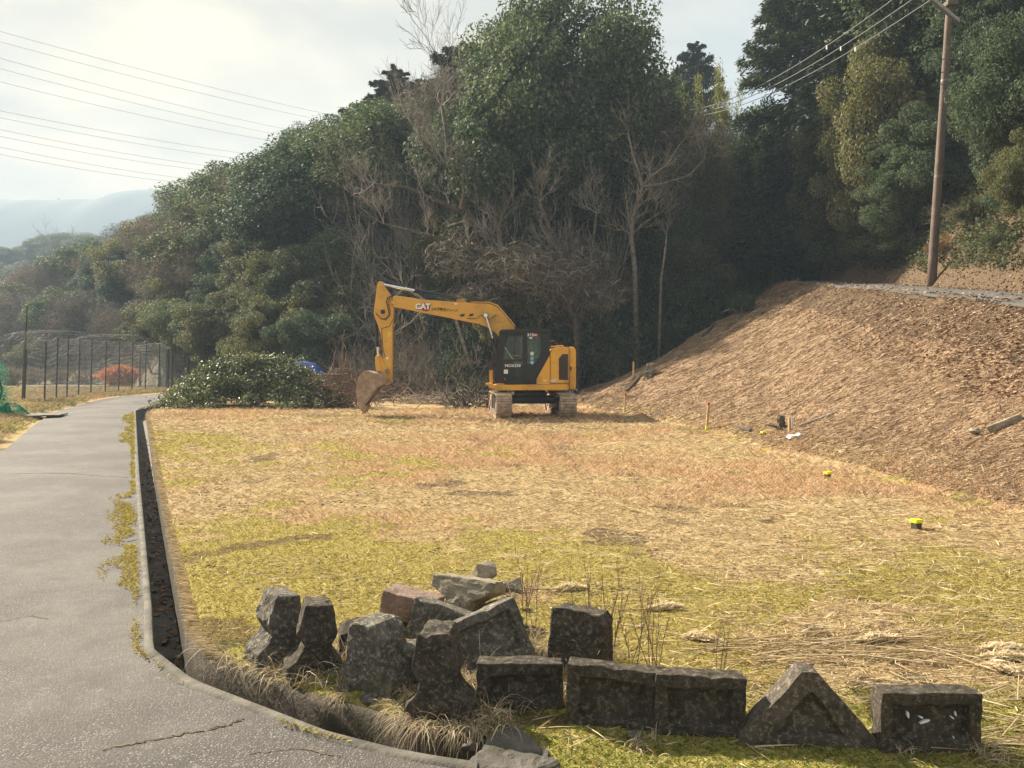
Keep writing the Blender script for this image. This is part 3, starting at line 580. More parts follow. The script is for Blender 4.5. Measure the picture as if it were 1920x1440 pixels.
tree('bareB', 760, 330, 44, 250, 'wide leafless tree with drooping twigs above the digger arm', 'bare tree')
tree('bareB', 700, 440, 42.5, 220, 'leafless tree with tangled grey branches left of the digger arm', 'bare tree')
tree('bareC', 1075, 300, 41, 170, 'many-stemmed leafless tree with slender upright trunks behind the cab roof', 'bare tree')
tree('bareC', 1000, 340, 41.8, 170, 'many-stemmed leafless tree behind the elbow of the boom', 'bare tree', rz=2)
tree('bareC', 1150, 400, 43, 110, 'slender many-stemmed leafless tree in the shade right of the cab', 'bare tree', rz=1)
tree('oakB', 1240, 400, 45, 130, 'dark green shaded evergreen with a low spreading crown beside the pale crooked tree')
tree('bamdark', 1330, 270, 48, 150, 'dense dark bamboo grove standing in shade at the head of the clearing', 'bamboo')
tree('bamdark', 1270, 290, 52, 150, 'dark bamboo grove behind the shaded evergreen with low crown', 'bamboo')
tree('bamdark', 1400, 300, 50, 120, 'dark bamboo stems beside the small retaining wall', 'bamboo')
tree('bamdark', 1190, 300, 50, 160, 'dark bamboo grove behind the pale crooked tree', 'bamboo')
# right-hand wood on the bank, near to far
RT = [('cedC', 1500, -150, 44, 210, 'tall dark cypress at the left edge of the right-hand wood, sky on its left'),
 ('cedC', 1560, -200, 40, 240, 'tall dark cypress behind the wires, second from the sky gap'),
 ('cedB', 1660, -200, 37, 220, 'tall conifer with hanging sprays left of the top of the utility pole'),
 ('oakA', 1820, -220, 34, 330, 'tall dark evergreen behind the upper half of the utility pole'),
 ('olive', 1655, 60, 31, 190, 'sunlit yellow-green evergreen left of the upper utility pole'),
 ('olive', 1590, 190, 33, 170, 'sunlit olive-green tree below the wires, left of the pole'),
 ('oliveB', 1540, 250, 36, 140, 'feathery light green tree in the middle of the right-hand wood'),
 ('oakB', 1480, 190, 43, 150, 'dark tree under the tall cypress at the sky gap'),
 ('bam', 1440, 270, 42, 120, 'yellowish bamboo at the lower left end of the right-hand wood'),  # this bamboo and the next: bright leaf colour stands in for sunlight
 ('bam', 1475, 320, 36, 120, 'light green leafy bamboo low on the left of the right-hand bank'),
 ('oakC', 1700, 240, 29, 150, 'dark green tree immediately left of the middle of the pole'),
 ('olive', 1640, 370, 28.5, 120, 'bright green bushy tree on the bank left of the pole'),
 ('oakB', 1750, 210, 30.5, 160, 'dark glossy tree right behind the middle of the pole'),
 ('oakA', 1935, 30, 23, 200, 'large light-leaved evergreen leaning in from the right edge'),
 ('olive', 1960, 210, 21, 150, 'yellow-green leafy branches at the right edge below the large evergreen'),
 ('oakC', 1860, -80, 30, 180, 'dark evergreen between the pole and the right edge'),
 ('oliveB', 1550, 385, 32.5, 110, 'low feathery tree on the bank between the sky gap and the pole'),
 ('oakB', 1505, 410, 36, 100, 'dark low tree above the bank near the retaining wall')]
def behind_road(u, Y):
    while Y < 48 and (u-960)/FPX*Y < float(np.interp(Y, cY, cX))+3.4: Y += .5
    return Y
for a in RT: tree(a[0], a[1], a[2], behind_road(a[1], a[3]), *a[4:])
for i_, (k, u, vt, Y, wp, lb) in enumerate([('bushA', 1590, 440, 28.2, 120, 'glossy shrub at the foot of the bank left of the pole'), ('bushB', 1680, 420, 27.2, 120, 'yellow-green shrub on the bank just left of the pole'),
  ('bushA', 1500, 455, 34, 100, 'dark fern-like shrub beside the small retaining wall'), ('bushA', 1545, 440, 31, 100, 'rounded green shrub on the bank, second from the retaining wall'), ('bushA', 1700, 470, 26.2, 90, 'low dark shrub touching the left side of the pole base'),
  ('bushB', 1830, 420, 26.5, 80, 'small yellow-green shrub on the earthy bank right of the pole'), ('bushA', 1905, 430, 24, 90, 'leafy green shrub hanging over the bank at the right edge'), ('bushB', 1875, 500, 23, 50, 'low shrub near the bottom of the bank at the right edge'),
  ('brushA', 1860, 255, 29, 120, 'bare pale shrub on top of the bank right of the pole'), ('brushB', 1800, 350, 28, 110, 'tangle of bare branches on the bank beside the pole'), ('wither', 1765, 440, 27, 50, 'withered brown shrub behind the pole'),
  ('bushB', 1635, 460, 27.2, 90, 'low olive shrub midway along the foot of the bank'), ('bushB', 1460, 440, 38, 70, 'small bright fern-like shrub above the retaining wall')]):
    tree(k, u, vt, behind_road(u, Y), wp, lb, 'shrub')
for a in (('fuzzA', 700, 330, 50, 170, 'fine-twigged grey leafless tree above the elbow of the digger arm'), ('fuzzB', 620, 400, 53, 130, 'reddish-grey leafless tree left of the rounded dark green tree'), ('fuzzA', 470, 330, 78, 130, 'grey-brown leafless tree just below the left skyline'), ('fuzzB', 520, 420, 60, 110, 'grey twiggy tree on the middle of the left slope'),
          ('fuzzA', 790, 210, 55, 150, 'pinkish-grey leafless tree below the lone ragged conifer on the skyline'), ('fuzzB', 340, 470, 66, 110, 'brownish leafless tree above the left end of the brush heap'), ('fuzzA', 230, 560, 88, 120, 'grey leafless tree rising behind the orange bush'), ('fuzzA', 60, 545, 100, 150, 'wide grey leafless tree behind the tall fence corner post'), ('fuzzB', 1225, 300, 46, 120, 'grey leafless crown in the shade beside the pale crooked tree')):
    tree(*a, 'bare tree')
# brushwood along the forest foot
FB = [(640, 600, 41), (690, 580, 40.5), (740, 560, 40), (790, 570, 39.8), (840, 560, 39.5), (720, 640, 39), (800, 640, 38.6), (670, 650, 39.5), (860, 640, 38.4), (900, 600, 38.6), (960, 600, 39.3), (1020, 610, 39.5), (1100, 590, 39.8), (1150, 610, 40.5), (1210, 580, 42), (1270, 560, 43), (620, 660, 40), (760, 610, 38.8)]
for i_, (u, vt, Y) in enumerate(FB):
    tree('brushB' if i_ % 3 != 1 else 'brushA', u, vt, Y, 150, 'bare tangled shrub in the brushwood along the foot of the wood behind the excavator', 'shrub', 'bare shrubs along the forest foot', zoff=0)
for u, vt, Y, wp in ((1200, 600, 42, 80), (1100, 560, 41, 120), (1050, 580, 40.5, 120), (1160, 540, 42, 110), (1230, 520, 43, 110), (1010, 560, 40.6, 110), (1290, 520, 43, 90), (1140, 640, 40, 60), (1250, 610, 41, 80), (1320, 500, 43, 80), (1110, 470, 44, 110), (1180, 470, 45, 110)):
    tree('bushA', u, vt, Y, wp, 'dark evergreen bush in the shaded hollow between the excavator and the embankment', 'shrub', 'bushes in the shaded hollow')
# fill of the wooded hillside
g = np.random.default_rng(99); pts = []
def sky_v(u): return np.interp(u, [-60, 0, 60, 130, 250, 262, 300, 370, 420, 500, 570, 640, 720, 800, 900, 1000, 1230, 1250, 1380, 1420, 1440], [455, 445, 432, 445, 440, 415, 398, 345, 320, 292, 262, 250, 190, 150, 90, 40, 40, 190, 260, 240, 120])
cand = []
for k in range(9000):
    Y = 40*math.exp(g.random()*1.75); u = -40+g.random()*1520; p = at(u, 690, Y); d = float(footdist(np.array([p.x]), np.array([Y]))[0])
    if d < 1.0 or d > 75: continue
    if u > 1100 and Y > 75: continue
    sp = (3.4 if Y < 90 else 4.6 if Y < 150 else 7) if d > 3 else 3.0
    if any((p.x-q[0])**2+(Y-q[1])**2 < sp*sp for q in pts): continue
    zb = Hs(p.x, Y); hmax = at(u, float(sky_v(u))+8+g.random()*28, Y).z-zb
    if hmax < 3: continue
    hh = min(hmax, (9+5*g.random()) if d > 5 else 5+4*g.random()); pts.append((p.x, Y)); cand.append((u, Y, p.x, zb, hh, d))
cand.sort(key=lambda c: c[1]); nfill = 0
LAB = {'oakA': 'dark evergreen tree', 'oakB': 'ragged dark evergreen tree', 'oakC': 'narrow dark evergreen tree', 'olive': 'olive-green bushy tree', 'oliveB': 'open olive-green tree', 'bareA': 'leafless brown tree', 'bareB': 'spreading leafless tree', 'bareC': 'slender many-stemmed leafless tree', 'fuzzA': 'fine-twigged grey-brown leafless tree', 'fuzzB': 'low fine-twigged leafless tree', 'cedA': 'pointed conifer', 'cedB': 'round-topped conifer'}
for (u, Y, x, zb, hh, d) in cand:
    r = g.random()
    big = fbm(np.array([x]), np.array([Y]), 16, 3, 2)[0]
    if big > (.49 if u > 700 else .46): ks = ['fuzzA', 'fuzzB', 'bareC', 'fuzzA', 'bareA', 'olive']
    elif big > .43: ks = ['olive', 'oliveB', 'fuzzB', 'oakB', 'fuzzA']
    else: ks = ['oakA', 'oakB', 'oakC', 'oakA', 'olive']
    if u < 330 and g.random() < .5: ks = ['fuzzA', 'fuzzB', 'bareA', 'fuzzA', 'oliveB']
    if u > 700 and Y > 50 and big < .51: ks = ['cedB', 'oakA', 'cedA', 'oakC']
    k = ks[int(g.random()*len(ks))]
    zone = 'at the left end of the wood beyond the fence' if u < 260 else 'on the left slope behind the road end' if u < 520 else 'in the middle of the slope left of the digger arm' if u < 800 else 'in the thick of the wood behind the excavator' if u < 1250 else 'in the hollow below the sky gap'
    hh = max(hh, 4); sx = hh/PROTO[k][1]*(1.0+.35*g.random()); sx = max(sx, .55)
    if k.startswith('bare'): sx = min(sx, 1.25); hh = min(hh, PROTO[k][1]*1.5)
    put(k, x, Y, zb-.2, sx, hh/PROTO[k][1], g.random()*6.28, LAB[k]+' '+zone, 'tree', 'forest trees '+zone); nfill += 1
# trees on the hill farther up the valley
pts2 = []
for k in range(2600):
    Y = 140+g.random()*150; u = -60+g.random()*340; p = at(u, 690, Y)
    if any((p.x-q[0])**2+(Y-q[1])**2 < 64 for q in pts2): continue
    zb = Hs(p.x, Y)
    if zb < 1.5 or len(pts2) > 95: continue
    hmax = at(u, float(np.interp(u, [-60, 60, 130, 180, 260, 330], [440, 432, 425, 440, 436, 430]))+g.random()*16, Y).z-zb
    if hmax < 3: continue
    pts2.append((p.x, Y)); bb = vn(np.array([p.x]), np.array([Y]), 30, 8)[0] > .5; k_ = ['fuzzA', 'fuzzB'][int(g.random()*2)] if bb else ['oakA', 'oakB', 'oakC'][int(g.random()*3)]
    hh = min(hmax, 11+4*g.random()); put(k_, p.x, Y, zb-.3, hh/PROTO[k_][1]*1.35, hh/PROTO[k_][1], g.random()*6.28, ('hazy leafless tree' if bb else 'hazy dark evergreen tree')+' on the far hill at the left edge', 'tree', 'trees on the far hill')
tree('bareA', 128, 415, 220, 130, 'large rounded leafless tree standing out on the far hill under the blue mountain', 'bare tree')
# trees of the east wood fill (on the bank's top)
for k in range(60):
    Y = 20+g.random()*26; x = float(np.interp(Y, cY, cX))+8+g.random()*16
    if any((x-q[0])**2+(Y-q[1])**2 < 13 for q in pts): continue
    pts.append((x, Y)); u = 960+x/Y*FPX
    if u < 1500 or u > 2100: continue
    kk = ['oakA', 'oakC', 'cedB', 'oakB', 'cedC'][int(g.random()*5)]; hh = 9+g.random()*6
    put(kk, x, Y, Hs(x, Y)-.2, hh/PROTO[kk][1], hh/PROTO[kk][1], g.random()*6.28, 'dark tree deep in the right-hand wood behind the front trees', 'tree', 'background trees of the right-hand wood'); nfill += 1
print('fill trees', nfill, 'far', len(pts2))
# --- individual trunks that can be told apart in the photograph
def from_px(path, Y):    # path of (u, v, r_px[, depth offset]) turned into a limb at its own depth
    return [at(a[0], a[1], Y+(a[3] if len(a) > 3 else 0)) for a in path], [a[2]/FPX*Y for a in path]
def px_tree(name, label, limbs, Y, mt, mc, seed, twl=1.0, lev=2, **kw):
    g = np.random.default_rng(seed); base, _ = from_px(limbs[0][:1], Y); o_ = base[0].copy(); o_.z = Hs(o_.x, Y)-.1
    root = empty(name, o_); mb = MB(); S = []
    for li, lm in enumerate(limbs):
        P, rr = from_px(lm, Y); 
        if li == 0: P[0] = Vector((P[0].x, P[0].y, o_.z-.3))
        mb.tube(P, rr, 7)
        for k in range(1, len(P)):
            nn = 2 if k < len(P)-1 else 4
            for _ in range(nn if (li > 0 or k > 2) else 0):
                d = np.array(P[k]-P[k-1]); d /= np.linalg.norm(d)+1e-9; f = g.random(); q = np.array(P[k-1])*(1-f)+np.array(P[k])*f if k < len(P)-1 else np.array(P[k])
                grow(g, q, d*.7+unit(g, 1)[0]*.8+np.array([0, 0, .3]), twl*(.5+.8*g.random()), rr[k]*.45, lev, S, minr=.007, **kw)
    mb.build('trunk', mt, root, org=o_, smooth=True)
    if S:
        V, F = tubes_np([s[0] for s in S], [s[1] for s in S], [s[2] for s in S], [s[3] for s in S], 3); link('crown', mesh_np('crown', V-np.array(o_), F), mc, root)
    tag(root, label, 'bare tree'); return root
px_tree('bare_tree', 'thick dark trunk leaning from behind the cab up to the upper left', [[(1020, 660, 12), (1010, 600, 11), (975, 540, 10, .3), (950, 480, 9, .5), (880, 405, 8, .5), (848, 330, 7, .5), (838, 250, 5, .5), (828, 200, 3, .5)], [(880, 405, 5, .5), (830, 380, 4), (760, 350, 2.5, -.5), (700, 345, 1.5, -1)], [(848, 330, 4, .5), (800, 280, 3), (780, 240, 2)], [(950, 480, 5, .4), (870, 460, 4), (800, 440, 3, -.5), (720, 420, 1.5, -.8)]], 39.5, M_bark, M_twig, 3, 1.6, 3, kids=(3, 5))
px_tree('bare_tree', 'pale crooked slender tree with a forked top in the shade right of the cab', [[(1195, 560, 5.5), (1190, 500, 5), (1184, 450, 4.5), (1186, 410, 4.2), (1200, 370, 4), (1204, 350, 3.5), (1195, 315, 2.5), (1186, 290, 2), (1178, 250, 1.3)], [(1186, 440, 2), (1205, 420, 1.8, -.2), (1228, 405, 1, -.3)], [(1186, 412, 2), (1200, 404, 1.6), (1212, 398, 1)], [(1204, 350, 3), (1222, 330, 2.6), (1250, 310, 2, -.3), (1275, 270, 1.2, -.4)], [(1205, 350, 3), (1240, 345, 2), (1290, 330, 1.6, .3), (1320, 300, 1, .4)]], 40.5, M_barkpale, M_twigpale, 8, 1.2, 2)
px_tree('bare_tree', 'pale arching dead branch reaching left out of the undergrowth behind the digger arm', [[(905, 610, 4), (850, 585, 3.5, -.3), (805, 570, 3, -.5), (760, 540, 2, -.6), (735, 560, 1, -.6)], [(805, 570, 2.5, -.5), (770, 605, 1.5, -.6), (738, 625, 1, -.7)]], 37.8, M_barkpale, M_twigpale, 9, .9, 2)
px_tree('bare_tree', 'upright grey trunk standing behind the cab roof, left of the many-stemmed tree', [[(1085, 650, 7), (1080, 600, 6), (1060, 560, 5, .2), (1040, 500, 4.5, .3), (1030, 430, 4, .3), (1012, 380, 2.5, .3)], [(1085, 620, 4), (1095, 560, 3.5), (1110, 480, 3), (1118, 400, 2, .3)]], 38.6, M_bark, M_twig, 10, 1.5, 3)
px_tree('bare_tree', 'slim grey sapling at the right side of the dark hollow', [[(1235, 560, 3), (1240, 520, 2.5), (1246, 480, 2), (1250, 440, 1.2)]], 39.8, M_barkpale, M_twigpale, 14, .6, 2)
# ------------------------------------------------------------------ excavator
def paint(name, c, dirtc=(.20, .14, .085), rough=.42, d=.7, ds=1.3):
    m, t, b = new_mat(name); f = noise(t, ds, 9, .7, 'Object'); f2 = noise(t, 9, 6, .65, 'Object')
    col = mixc(t, rampf(t, f2, .35, .7, 0, .18), c, tuple(x*.6 for x in c)); col = mixc(t, rampf(t, f, .46, .72, 0, d), col, dirtc)
    t.links.new(col, b.inputs['Base Color']); t.links.new(rampf(t, f, .4, .7, rough, .8), b.inputs['Roughness']); b.inputs['Specular IOR Level'].default_value = .5
    bump(t, b, f2, .12, .01); return m
M_yel = paint('yellow_paint', (.78, .40, .045)); M_yelb = paint('yellow_boom_paint', (.68, .37, .06), (.22, .16, .09), .5, .6)
M_blk = paint('black_paint', (.006, .0065, .008), (.06, .052, .04), .35, .25); M_rub = mat_simple('black_rubber', (.015, .015, .015), (.03, .03, .03), 8, .7)
M_mud = mat_simple('muddy_steel', (.44, .34, .25), (.24, .18, .13), 7, .95, .9, 40, dirt=(.52, .42, .31), dirt_scale=4); M_rust = mat_simple('worn_bucket_steel', (.38, .28, .21), (.24, .17, .125), 5, .75, .5, 40, metal=.1, dirt=(.33, .25, .18), dirt_scale=3)
M_chr = mat_simple('chrome_rod', (.75, .76, .78), (.6, .6, .62), 8, .18, metal=1); M_grl = mat_simple('dark_grille', (.045, .032, .028), (.06, .045, .04), 20, .7, 1, 120)
M_steel = mat_simple('grey_steel', (.22, .22, .21), (.14, .14, .135), 5, .5, metal=.6)
M_white = mat_simple('white_vinyl', (.8, .8, .8), (.72, .72, .7), 12, .5); M_red = mat_simple('red_vinyl', (.42, .035, .03), (.3, .03, .02), 12, .5); M_ink = mat_simple('dark_lettering', (.04, .018, .012), (.07, .035, .02), 12, .6)
M_stg = mat_simple('green_sticker', (.45, .62, .40), (.6, .7, .5), 30, .5); M_stb = mat_simple('blue_sticker', (.10, .38, .55), (.3, .5, .6), 30, .5); M_ylab = mat_simple('yellow_label', (.75, .6, .05), (.6, .48, .05), 20, .5); M_hiv = mat_simple('seat_cloth', (.30, .32, .30), (.16, .17, .16), 8, .9)
m, t, b = new_mat('tinted_glass'); b.inputs['Base Color'].default_value = (.62, .70, .64, 1); b.inputs['Roughness'].default_value = .03; b.inputs['Transmission Weight'].default_value = 1; b.inputs['IOR'].default_value = 1.02; M_glass = m
tb = t.nodes.new('ShaderNodeBsdfTransparent'); tb.inputs[0].default_value = (.9, .95, .9, 1); gl = t.nodes.new('ShaderNodeBsdfGlossy'); gl.inputs['Roughness'].default_value = .04; gl.inputs['Color'].default_value = (.9, .95, 1, 1)
fr = t.nodes.new('ShaderNodeFresnel'); fr.inputs['IOR'].default_value = 1.35; ms = t.nodes.new('ShaderNodeMixShader'); t.links.new(fr.outputs[0], ms.inputs[0]); t.links.new(tb.outputs[0], ms.inputs[1]); t.links.new(gl.outputs[0], ms.inputs[2]); t.links.new(ms.outputs[0], t.nodes['Material Output'].inputs['Surface'])
EO = Vector((.50, 25.6, 0)); EXC = empty('excavator', EO)
tag(EXC, 'yellow and black crawler excavator on the dry field, its bucket lowered to the left', 'excavator')
def zc(x, y, Y): p = at(880+x/6.857, 590+y/6.857, Y); return (p.x, p.z)
def za(x, y, Y): p = at(640+x/3.84, 500+y/3.84, Y); return (p.x, p.z)
CN, CF = 24.35, 25.32      # near and far face of the cab
def pc(pts, Y=CN): return [zc(x, y, Y) for x, y in pts]
def part(name, mat, parent=EXC, bevel=.0, **k):
    def f(mb): return mb.build(name, mat, parent, org=EO, bevel=bevel, **k)
    return f
# upper structure
deck = MB(); deck.prism(pc([(300, 908), (318, 902), (1278, 893), (1278, 968), (392, 976), (360, 982), (300, 958)]), 24.33, 26.85); deck = deck.build('deck', M_yel, EXC, org=EO, bevel=.02)
cw = MB(); cw.prism(pc([(1283, 412), (1345, 412), (1375, 452), (1375, 955), (1283, 968)]), 24.42, 26.80); CWT = cw.build('counterweight', M_yel, EXC, org=EO, bevel=.05, seg=3)
eh = MB(); eh.prism(pc([(1042, 888), (1042, 498), (1062, 440), (1102, 414), (1279, 414), (1279, 888)]), 24.345, 26.80); eh = eh.build('engine_housing', M_yel, EXC, org=EO, bevel=.03, seg=3)
ed = MB(); ed.prism(pc([(1060, 875), (1060, 560), (1095, 462), (1276, 462), (1276, 875)], 24.33), 24.325, 24.344); ed = ed.build('engine_door', M_yel, EXC, org=EO, bevel=.01)
gr = MB(); gr.prism(pc([(1152, 838), (1152, 562), (1200, 506), (1268, 506), (1268, 838)], 24.32), 24.316, 24.324)
for k in range(22):
    a = zc(1158, 575+k*12, 24.31); b_ = zc(1262, 575+k*12, 24.31); gr.box(((a[0]+b_[0])/2, 24.314, a[1]), (b_[0]-a[0], .006, .012))
gr.build('grille', M_grl, ed, org=EO)
hd = MB(); a = zc(1304, 690, 24.41); hd.box((a[0], 24.41, a[1]), (.055, .03, .12)); hd.build('latch', M_blk, CWT, org=EO, bevel=.006)
sp_ = MB(); sp_.prism(pc([(864, 886), (864, 828), (1030, 532), (1036, 532), (1036, 886)], 24.34), 24.343, 25.3); sp_.build('side_panel', M_yel, EXC, org=EO, bevel=.012)
a = zc(970, 848, 24.33); mb = MB(); mb.box((a[0], 24.338, a[1]), (.10, .006, .035)); mb.build('badge', M_white, EXC, org=EO, bevel=.003)
ex_ = MB(); p = zc(1160, 412, 26.2); ex_.tube([(p[0], 26.3, p[1]), (p[0], 26.3, p[1]+.12)], .09, 14); ex_.build('exhaust', M_blk, EXC, org=EO)
mir = MB(); p = zc(1030, 420, 24.5); mir.box((p[0]-.0, 24.5, p[1]), (.09, .12, .10)); mir.build('work_lamp', M_steel, EXC, org=EO, bevel=.015)
hr = MB(); q = [zc(1000, 440, 25.4), zc(1010, 412, 25.4), zc(1200, 398, 25.4), zc(1215, 412, 25.4)]; hr.tube([(a[0], 25.4, a[1]) for a in q], .014, 6); hr.build('handrail', M_yel, EXC, org=EO)
am = MB(); q = [zc(1000, 300, 24.6), zc(1045, 345, 24.5), zc(1085, 328, 24.45)]; am.tube([(a[0], 24.5, a[1]) for a in q], .012, 6); am.build('antenna_bracket', M_chr, EXC, org=EO)
# front step, rail and tool box beside the boom foot
st = MB(); st.prism(pc([(208, 884), (240, 876), (302, 900), (302, 955), (255, 945), (245, 915), (208, 905)]), 24.45, 25.0); st.build('step', M_yel, EXC, org=EO, bevel=.012)
rl = MB(); rl.prism(pc([(262, 716), (304, 716), (304, 895), (262, 890)], 25.2), 25.05, 25.3); rl.build('guard_post', M_yel, EXC, org=EO, bevel=.012)
tbx = MB(); p0 = zc(300, 700, 25.9); p1 = zc(1040, 560, 25.9); zb_ = zc(0, 900, 25.9)[1]
tbx.box(((p0[0]+p1[0])/2+.15, 26.35, (zb_+1.72)/2), (p1[0]-p0[0]-.5, .85, 1.72-zb_)); tbx.build('tank_housing', M_yel, EXC, org=EO, bevel=.03)
# cab
CAB = MB()
def frame_side(mb, y0, y1, sgn):
    strips = [[(322, 890), (325, 700), (345, 450), (388, 236), (520, 236), (520, 262), (490, 274), (460, 390), (430, 590), (438, 700), (453, 850), (453, 890)],
              [(690, 236), (745, 236), (745, 890), (690, 890)],
              [(915, 236), (1036, 236), (1034, 522), (862, 826), (862, 890), (747, 890), (747, 755), (800, 748), (900, 560), (938, 460)],
              [(432, 575), (688, 575), (688, 600), (434, 600)], [(453, 852), (688, 852), (688, 890), (453, 890)], [(520, 236), (688, 236), (688, 262), (520, 262)], [(747, 236), (913, 236), (913, 246), (747, 246)]]
    for k, s in enumerate(strips): mb.prism(pc(s), y0+sgn*k*.0015, y1+sgn*k*.0015)
frame_side(CAB, CN, CN+.05, -1); frame_side(CAB, CF-.05, CF, 1)
for q_ in (((1008, 500), (1028, 500), (1028, 518), (1008, 518)), ((330, 860), (350, 860), (350, 885), (330, 885))): CAB.prism(pc(q_), CN+.02, CF-.02)
CAB = CAB.build('cab', M_blk, EXC, org=EO, bevel=.006)
rf = MB(); rf.prism(pc([(378, 236), (388, 206), (410, 192), (1000, 178), (1045, 186), (1052, 200), (1040, 235)]), CN-.03, CF+.03); rf.build('roof', M_blk, CAB, org=EO, bevel=.02)
rb = MB(); q0 = zc(1036, 236, CN); q1 = zc(1034, 522, CN); rb.prism(pc([(1000, 240), (1030, 240), (1028, 520), (990, 520)]), CN+.06, CF-.06); rb.build('rear_wall', M_blk, CAB, org=EO)
fp = MB(); fp.prism(pc([(326, 880), (328, 700), (338, 600), (372, 600), (352, 700), (350, 880)]), CN+.055, CF-.055); fp.build('front_panel', M_blk, CAB, org=EO)
gls = MB(); gls.prism(pc([(520, 255), (688, 255), (688, 582), (425, 582), (455, 390), (486, 272)]), CN+.02, CN+.026); gls.build('door_window', M_glass, CAB, org=EO)
gls = MB(); gls.prism(pc([(434, 592), (688, 592), (688, 858), (448, 858)]), CN+.021, CN+.027); gls.build('lower_door_window', M_glass, CAB, org=EO)
gls = MB(); gls.prism(pc([(742, 238), (920, 238), (945, 460), (905, 560), (805, 755), (742, 760)]), CN+.022, CN+.028); gls.build('rear_side_window', M_glass, CAB, org=EO)
lp_ = MB(); lp_.prism(pc([(440, 600), (860, 600), (862, 850), (460, 850)]), CF-.047, CF-.02); lp_.build('far_panel', M_blk, CAB, org=EO)
gls = MB(); gls.prism(pc([(520, 255), (915, 255), (945, 460), (905, 598), (430, 598), (425, 582), (455, 390), (486, 272)]), CF-.03, CF-.024); gls.build('far_window', M_glass, CAB, org=EO)
gls = MB(); gls.prism(pc([(352, 595), (362, 450), (398, 240), (404, 240), (368, 450), (358, 595)]), CN+.06, CF-.06); gls.build('windscreen', M_glass, CAB, org=EO)
mm = MB(); mm.prism(pc([(592, 262), (600, 262), (572, 574), (564, 574)]), CN+.012, CN+.03); mm.build('window_divider', M_blk, CAB, org=EO)
seat = MB(); seat.prism(pc([(560, 590), (770, 590), (770, 640), (640, 650), (560, 640)], 24.8), 24.6, 25.05); seat.prism(pc([(745, 340), (800, 330), (850, 600), (760, 640)], 24.8), 24.62, 25.03); seat.build('seat', M_hiv, CAB, org=EO, bevel=.04, seg=3)
cs = MB(); cs.prism(pc([(600, 650), (760, 650), (760, 800), (600, 800)], 24.8), 24.55, 25.1); cs.prism(pc([(452, 845), (860, 845), (860, 890), (452, 890)], 24.8), 24.4, 25.28); cs.build('seat_base', M_blk, CAB, org=EO)
jo = MB(); a = zc(455, 420, 24.9); b_ = zc(560, 575, 24.9); jo.tube([(a[0], 24.9, a[1]), (b_[0], 24.9, b_[1])], .018, 6); a = zc(862, 420, 24.8); b_ = zc(845, 560, 24.8); jo.tube([(a[0], 24.9, a[1]), (b_[0], 24.9, b_[1])], .02, 6); jo.build('grab_bar', M_white, CAB, org=EO)
def disc(name, x, y, r, mat, Y=CN+.010):
    p = zc(x, y, Y); mb = MB(); mb.tube([(p[0], Y, p[1]), (p[0], Y-.004, p[1])], r, 20); return mb.build(name, mat, CAB, org=EO)
disc('sticker', 806, 500, .062, M_stg, CN+.016); disc('sticker', 806, 562, .055, M_stb, CN+.016); disc('sticker', 806, 615, .062, M_stb, CN+.016)
p = zc(470, 732, CN); mb = MB(); mb.box((p[0], CN+.012, p[1]), (.13, .004, .13)); mb.build('sticker', M_white, CAB, org=EO)
p = zc(806, 616, CN); mb = MB(); mb.box((p[0], CN+.006, p[1]), (.085, .004, .022)); mb.build('sticker', M_white, CAB, org=EO)
mr_ = MB(); p = zc(330, 330, 24.3); mr_.box((p[0]+.02, 24.22, p[1]), (.05, .16, .26)); mr_.tube([(p[0]+.15, 24.35, p[1]-.05), (p[0]+.02, 24.25, p[1]-.05)], .012, 6); mr_.build('mirror', M_blk, CAB, org=EO, bevel=.012)
def text(body, size, mat, parent, x, y, z, name='lettering', bold=.0, ext=.003, sx=1, org=EO, shear=0):
    cu = bpy.data.curves.new('lettering_curve', 'FONT'); cu.body = body; cu.size = size; cu.align_x = 'CENTER'; cu.align_y = 'CENTER'; cu.extrude = ext; cu.offset = bold; cu.shear = shear; cu.resolution_u = 3
    t_ = bpy.data.objects.new('lettering_tmp', cu); C.objects.link(t_); dg = bpy.context.evaluated_depsgraph_get(); dg.update(); me = bpy.data.meshes.new_from_object(t_.evaluated_get(dg)); bpy.data.objects.remove(t_); bpy.data.curves.remove(cu)
    me.materials.clear(); me.transform(Matrix.Diagonal((sx, 1, 1, 1))); o = link(name, me, mat, parent, (x-org[0], y-org[1], z-org[2]), (R(90), 0, 0)); return o
p = zc(558, 656, CN); text('NO6258', .125, M_white, CAB, p[0], CN+.012, p[1], bold=.002, sx=1.12)
p = zc(786, 260, CN); text('315', .135, M_white, CAB, p[0], CN-.015, p[1], bold=.003, sx=1.05)
mb = MB(); mb.prism(pc([(832, 240), (862, 236), (880, 248), (886, 264), (878, 282), (860, 290), (832, 288)]), CN-.012, CN-.008); mb.build('badge', M_red, CAB, org=EO)
p = zc(850, 263, CN); text('GC', .07, M_white, CAB, p[0], CN-.018, p[1], bold=.003)
mb = MB(); p = zc(790, 300, CN); mb.box((p[0], CN+.01, p[1]), (.10, .004, .04)); mb.build('sticker', M_white, CAB, org=EO)
p = zc(1086, 850, 24.32); text('CAT', .115, M_white, ed, p[0], 24.322, p[1], bold=.006); mb = MB(); mb.prism(pc([(1104, 866), (1122, 840), (1132, 840), (1118, 866)]), 24.321, 24.324); mb.build('badge', M_ink, ed, org=EO)
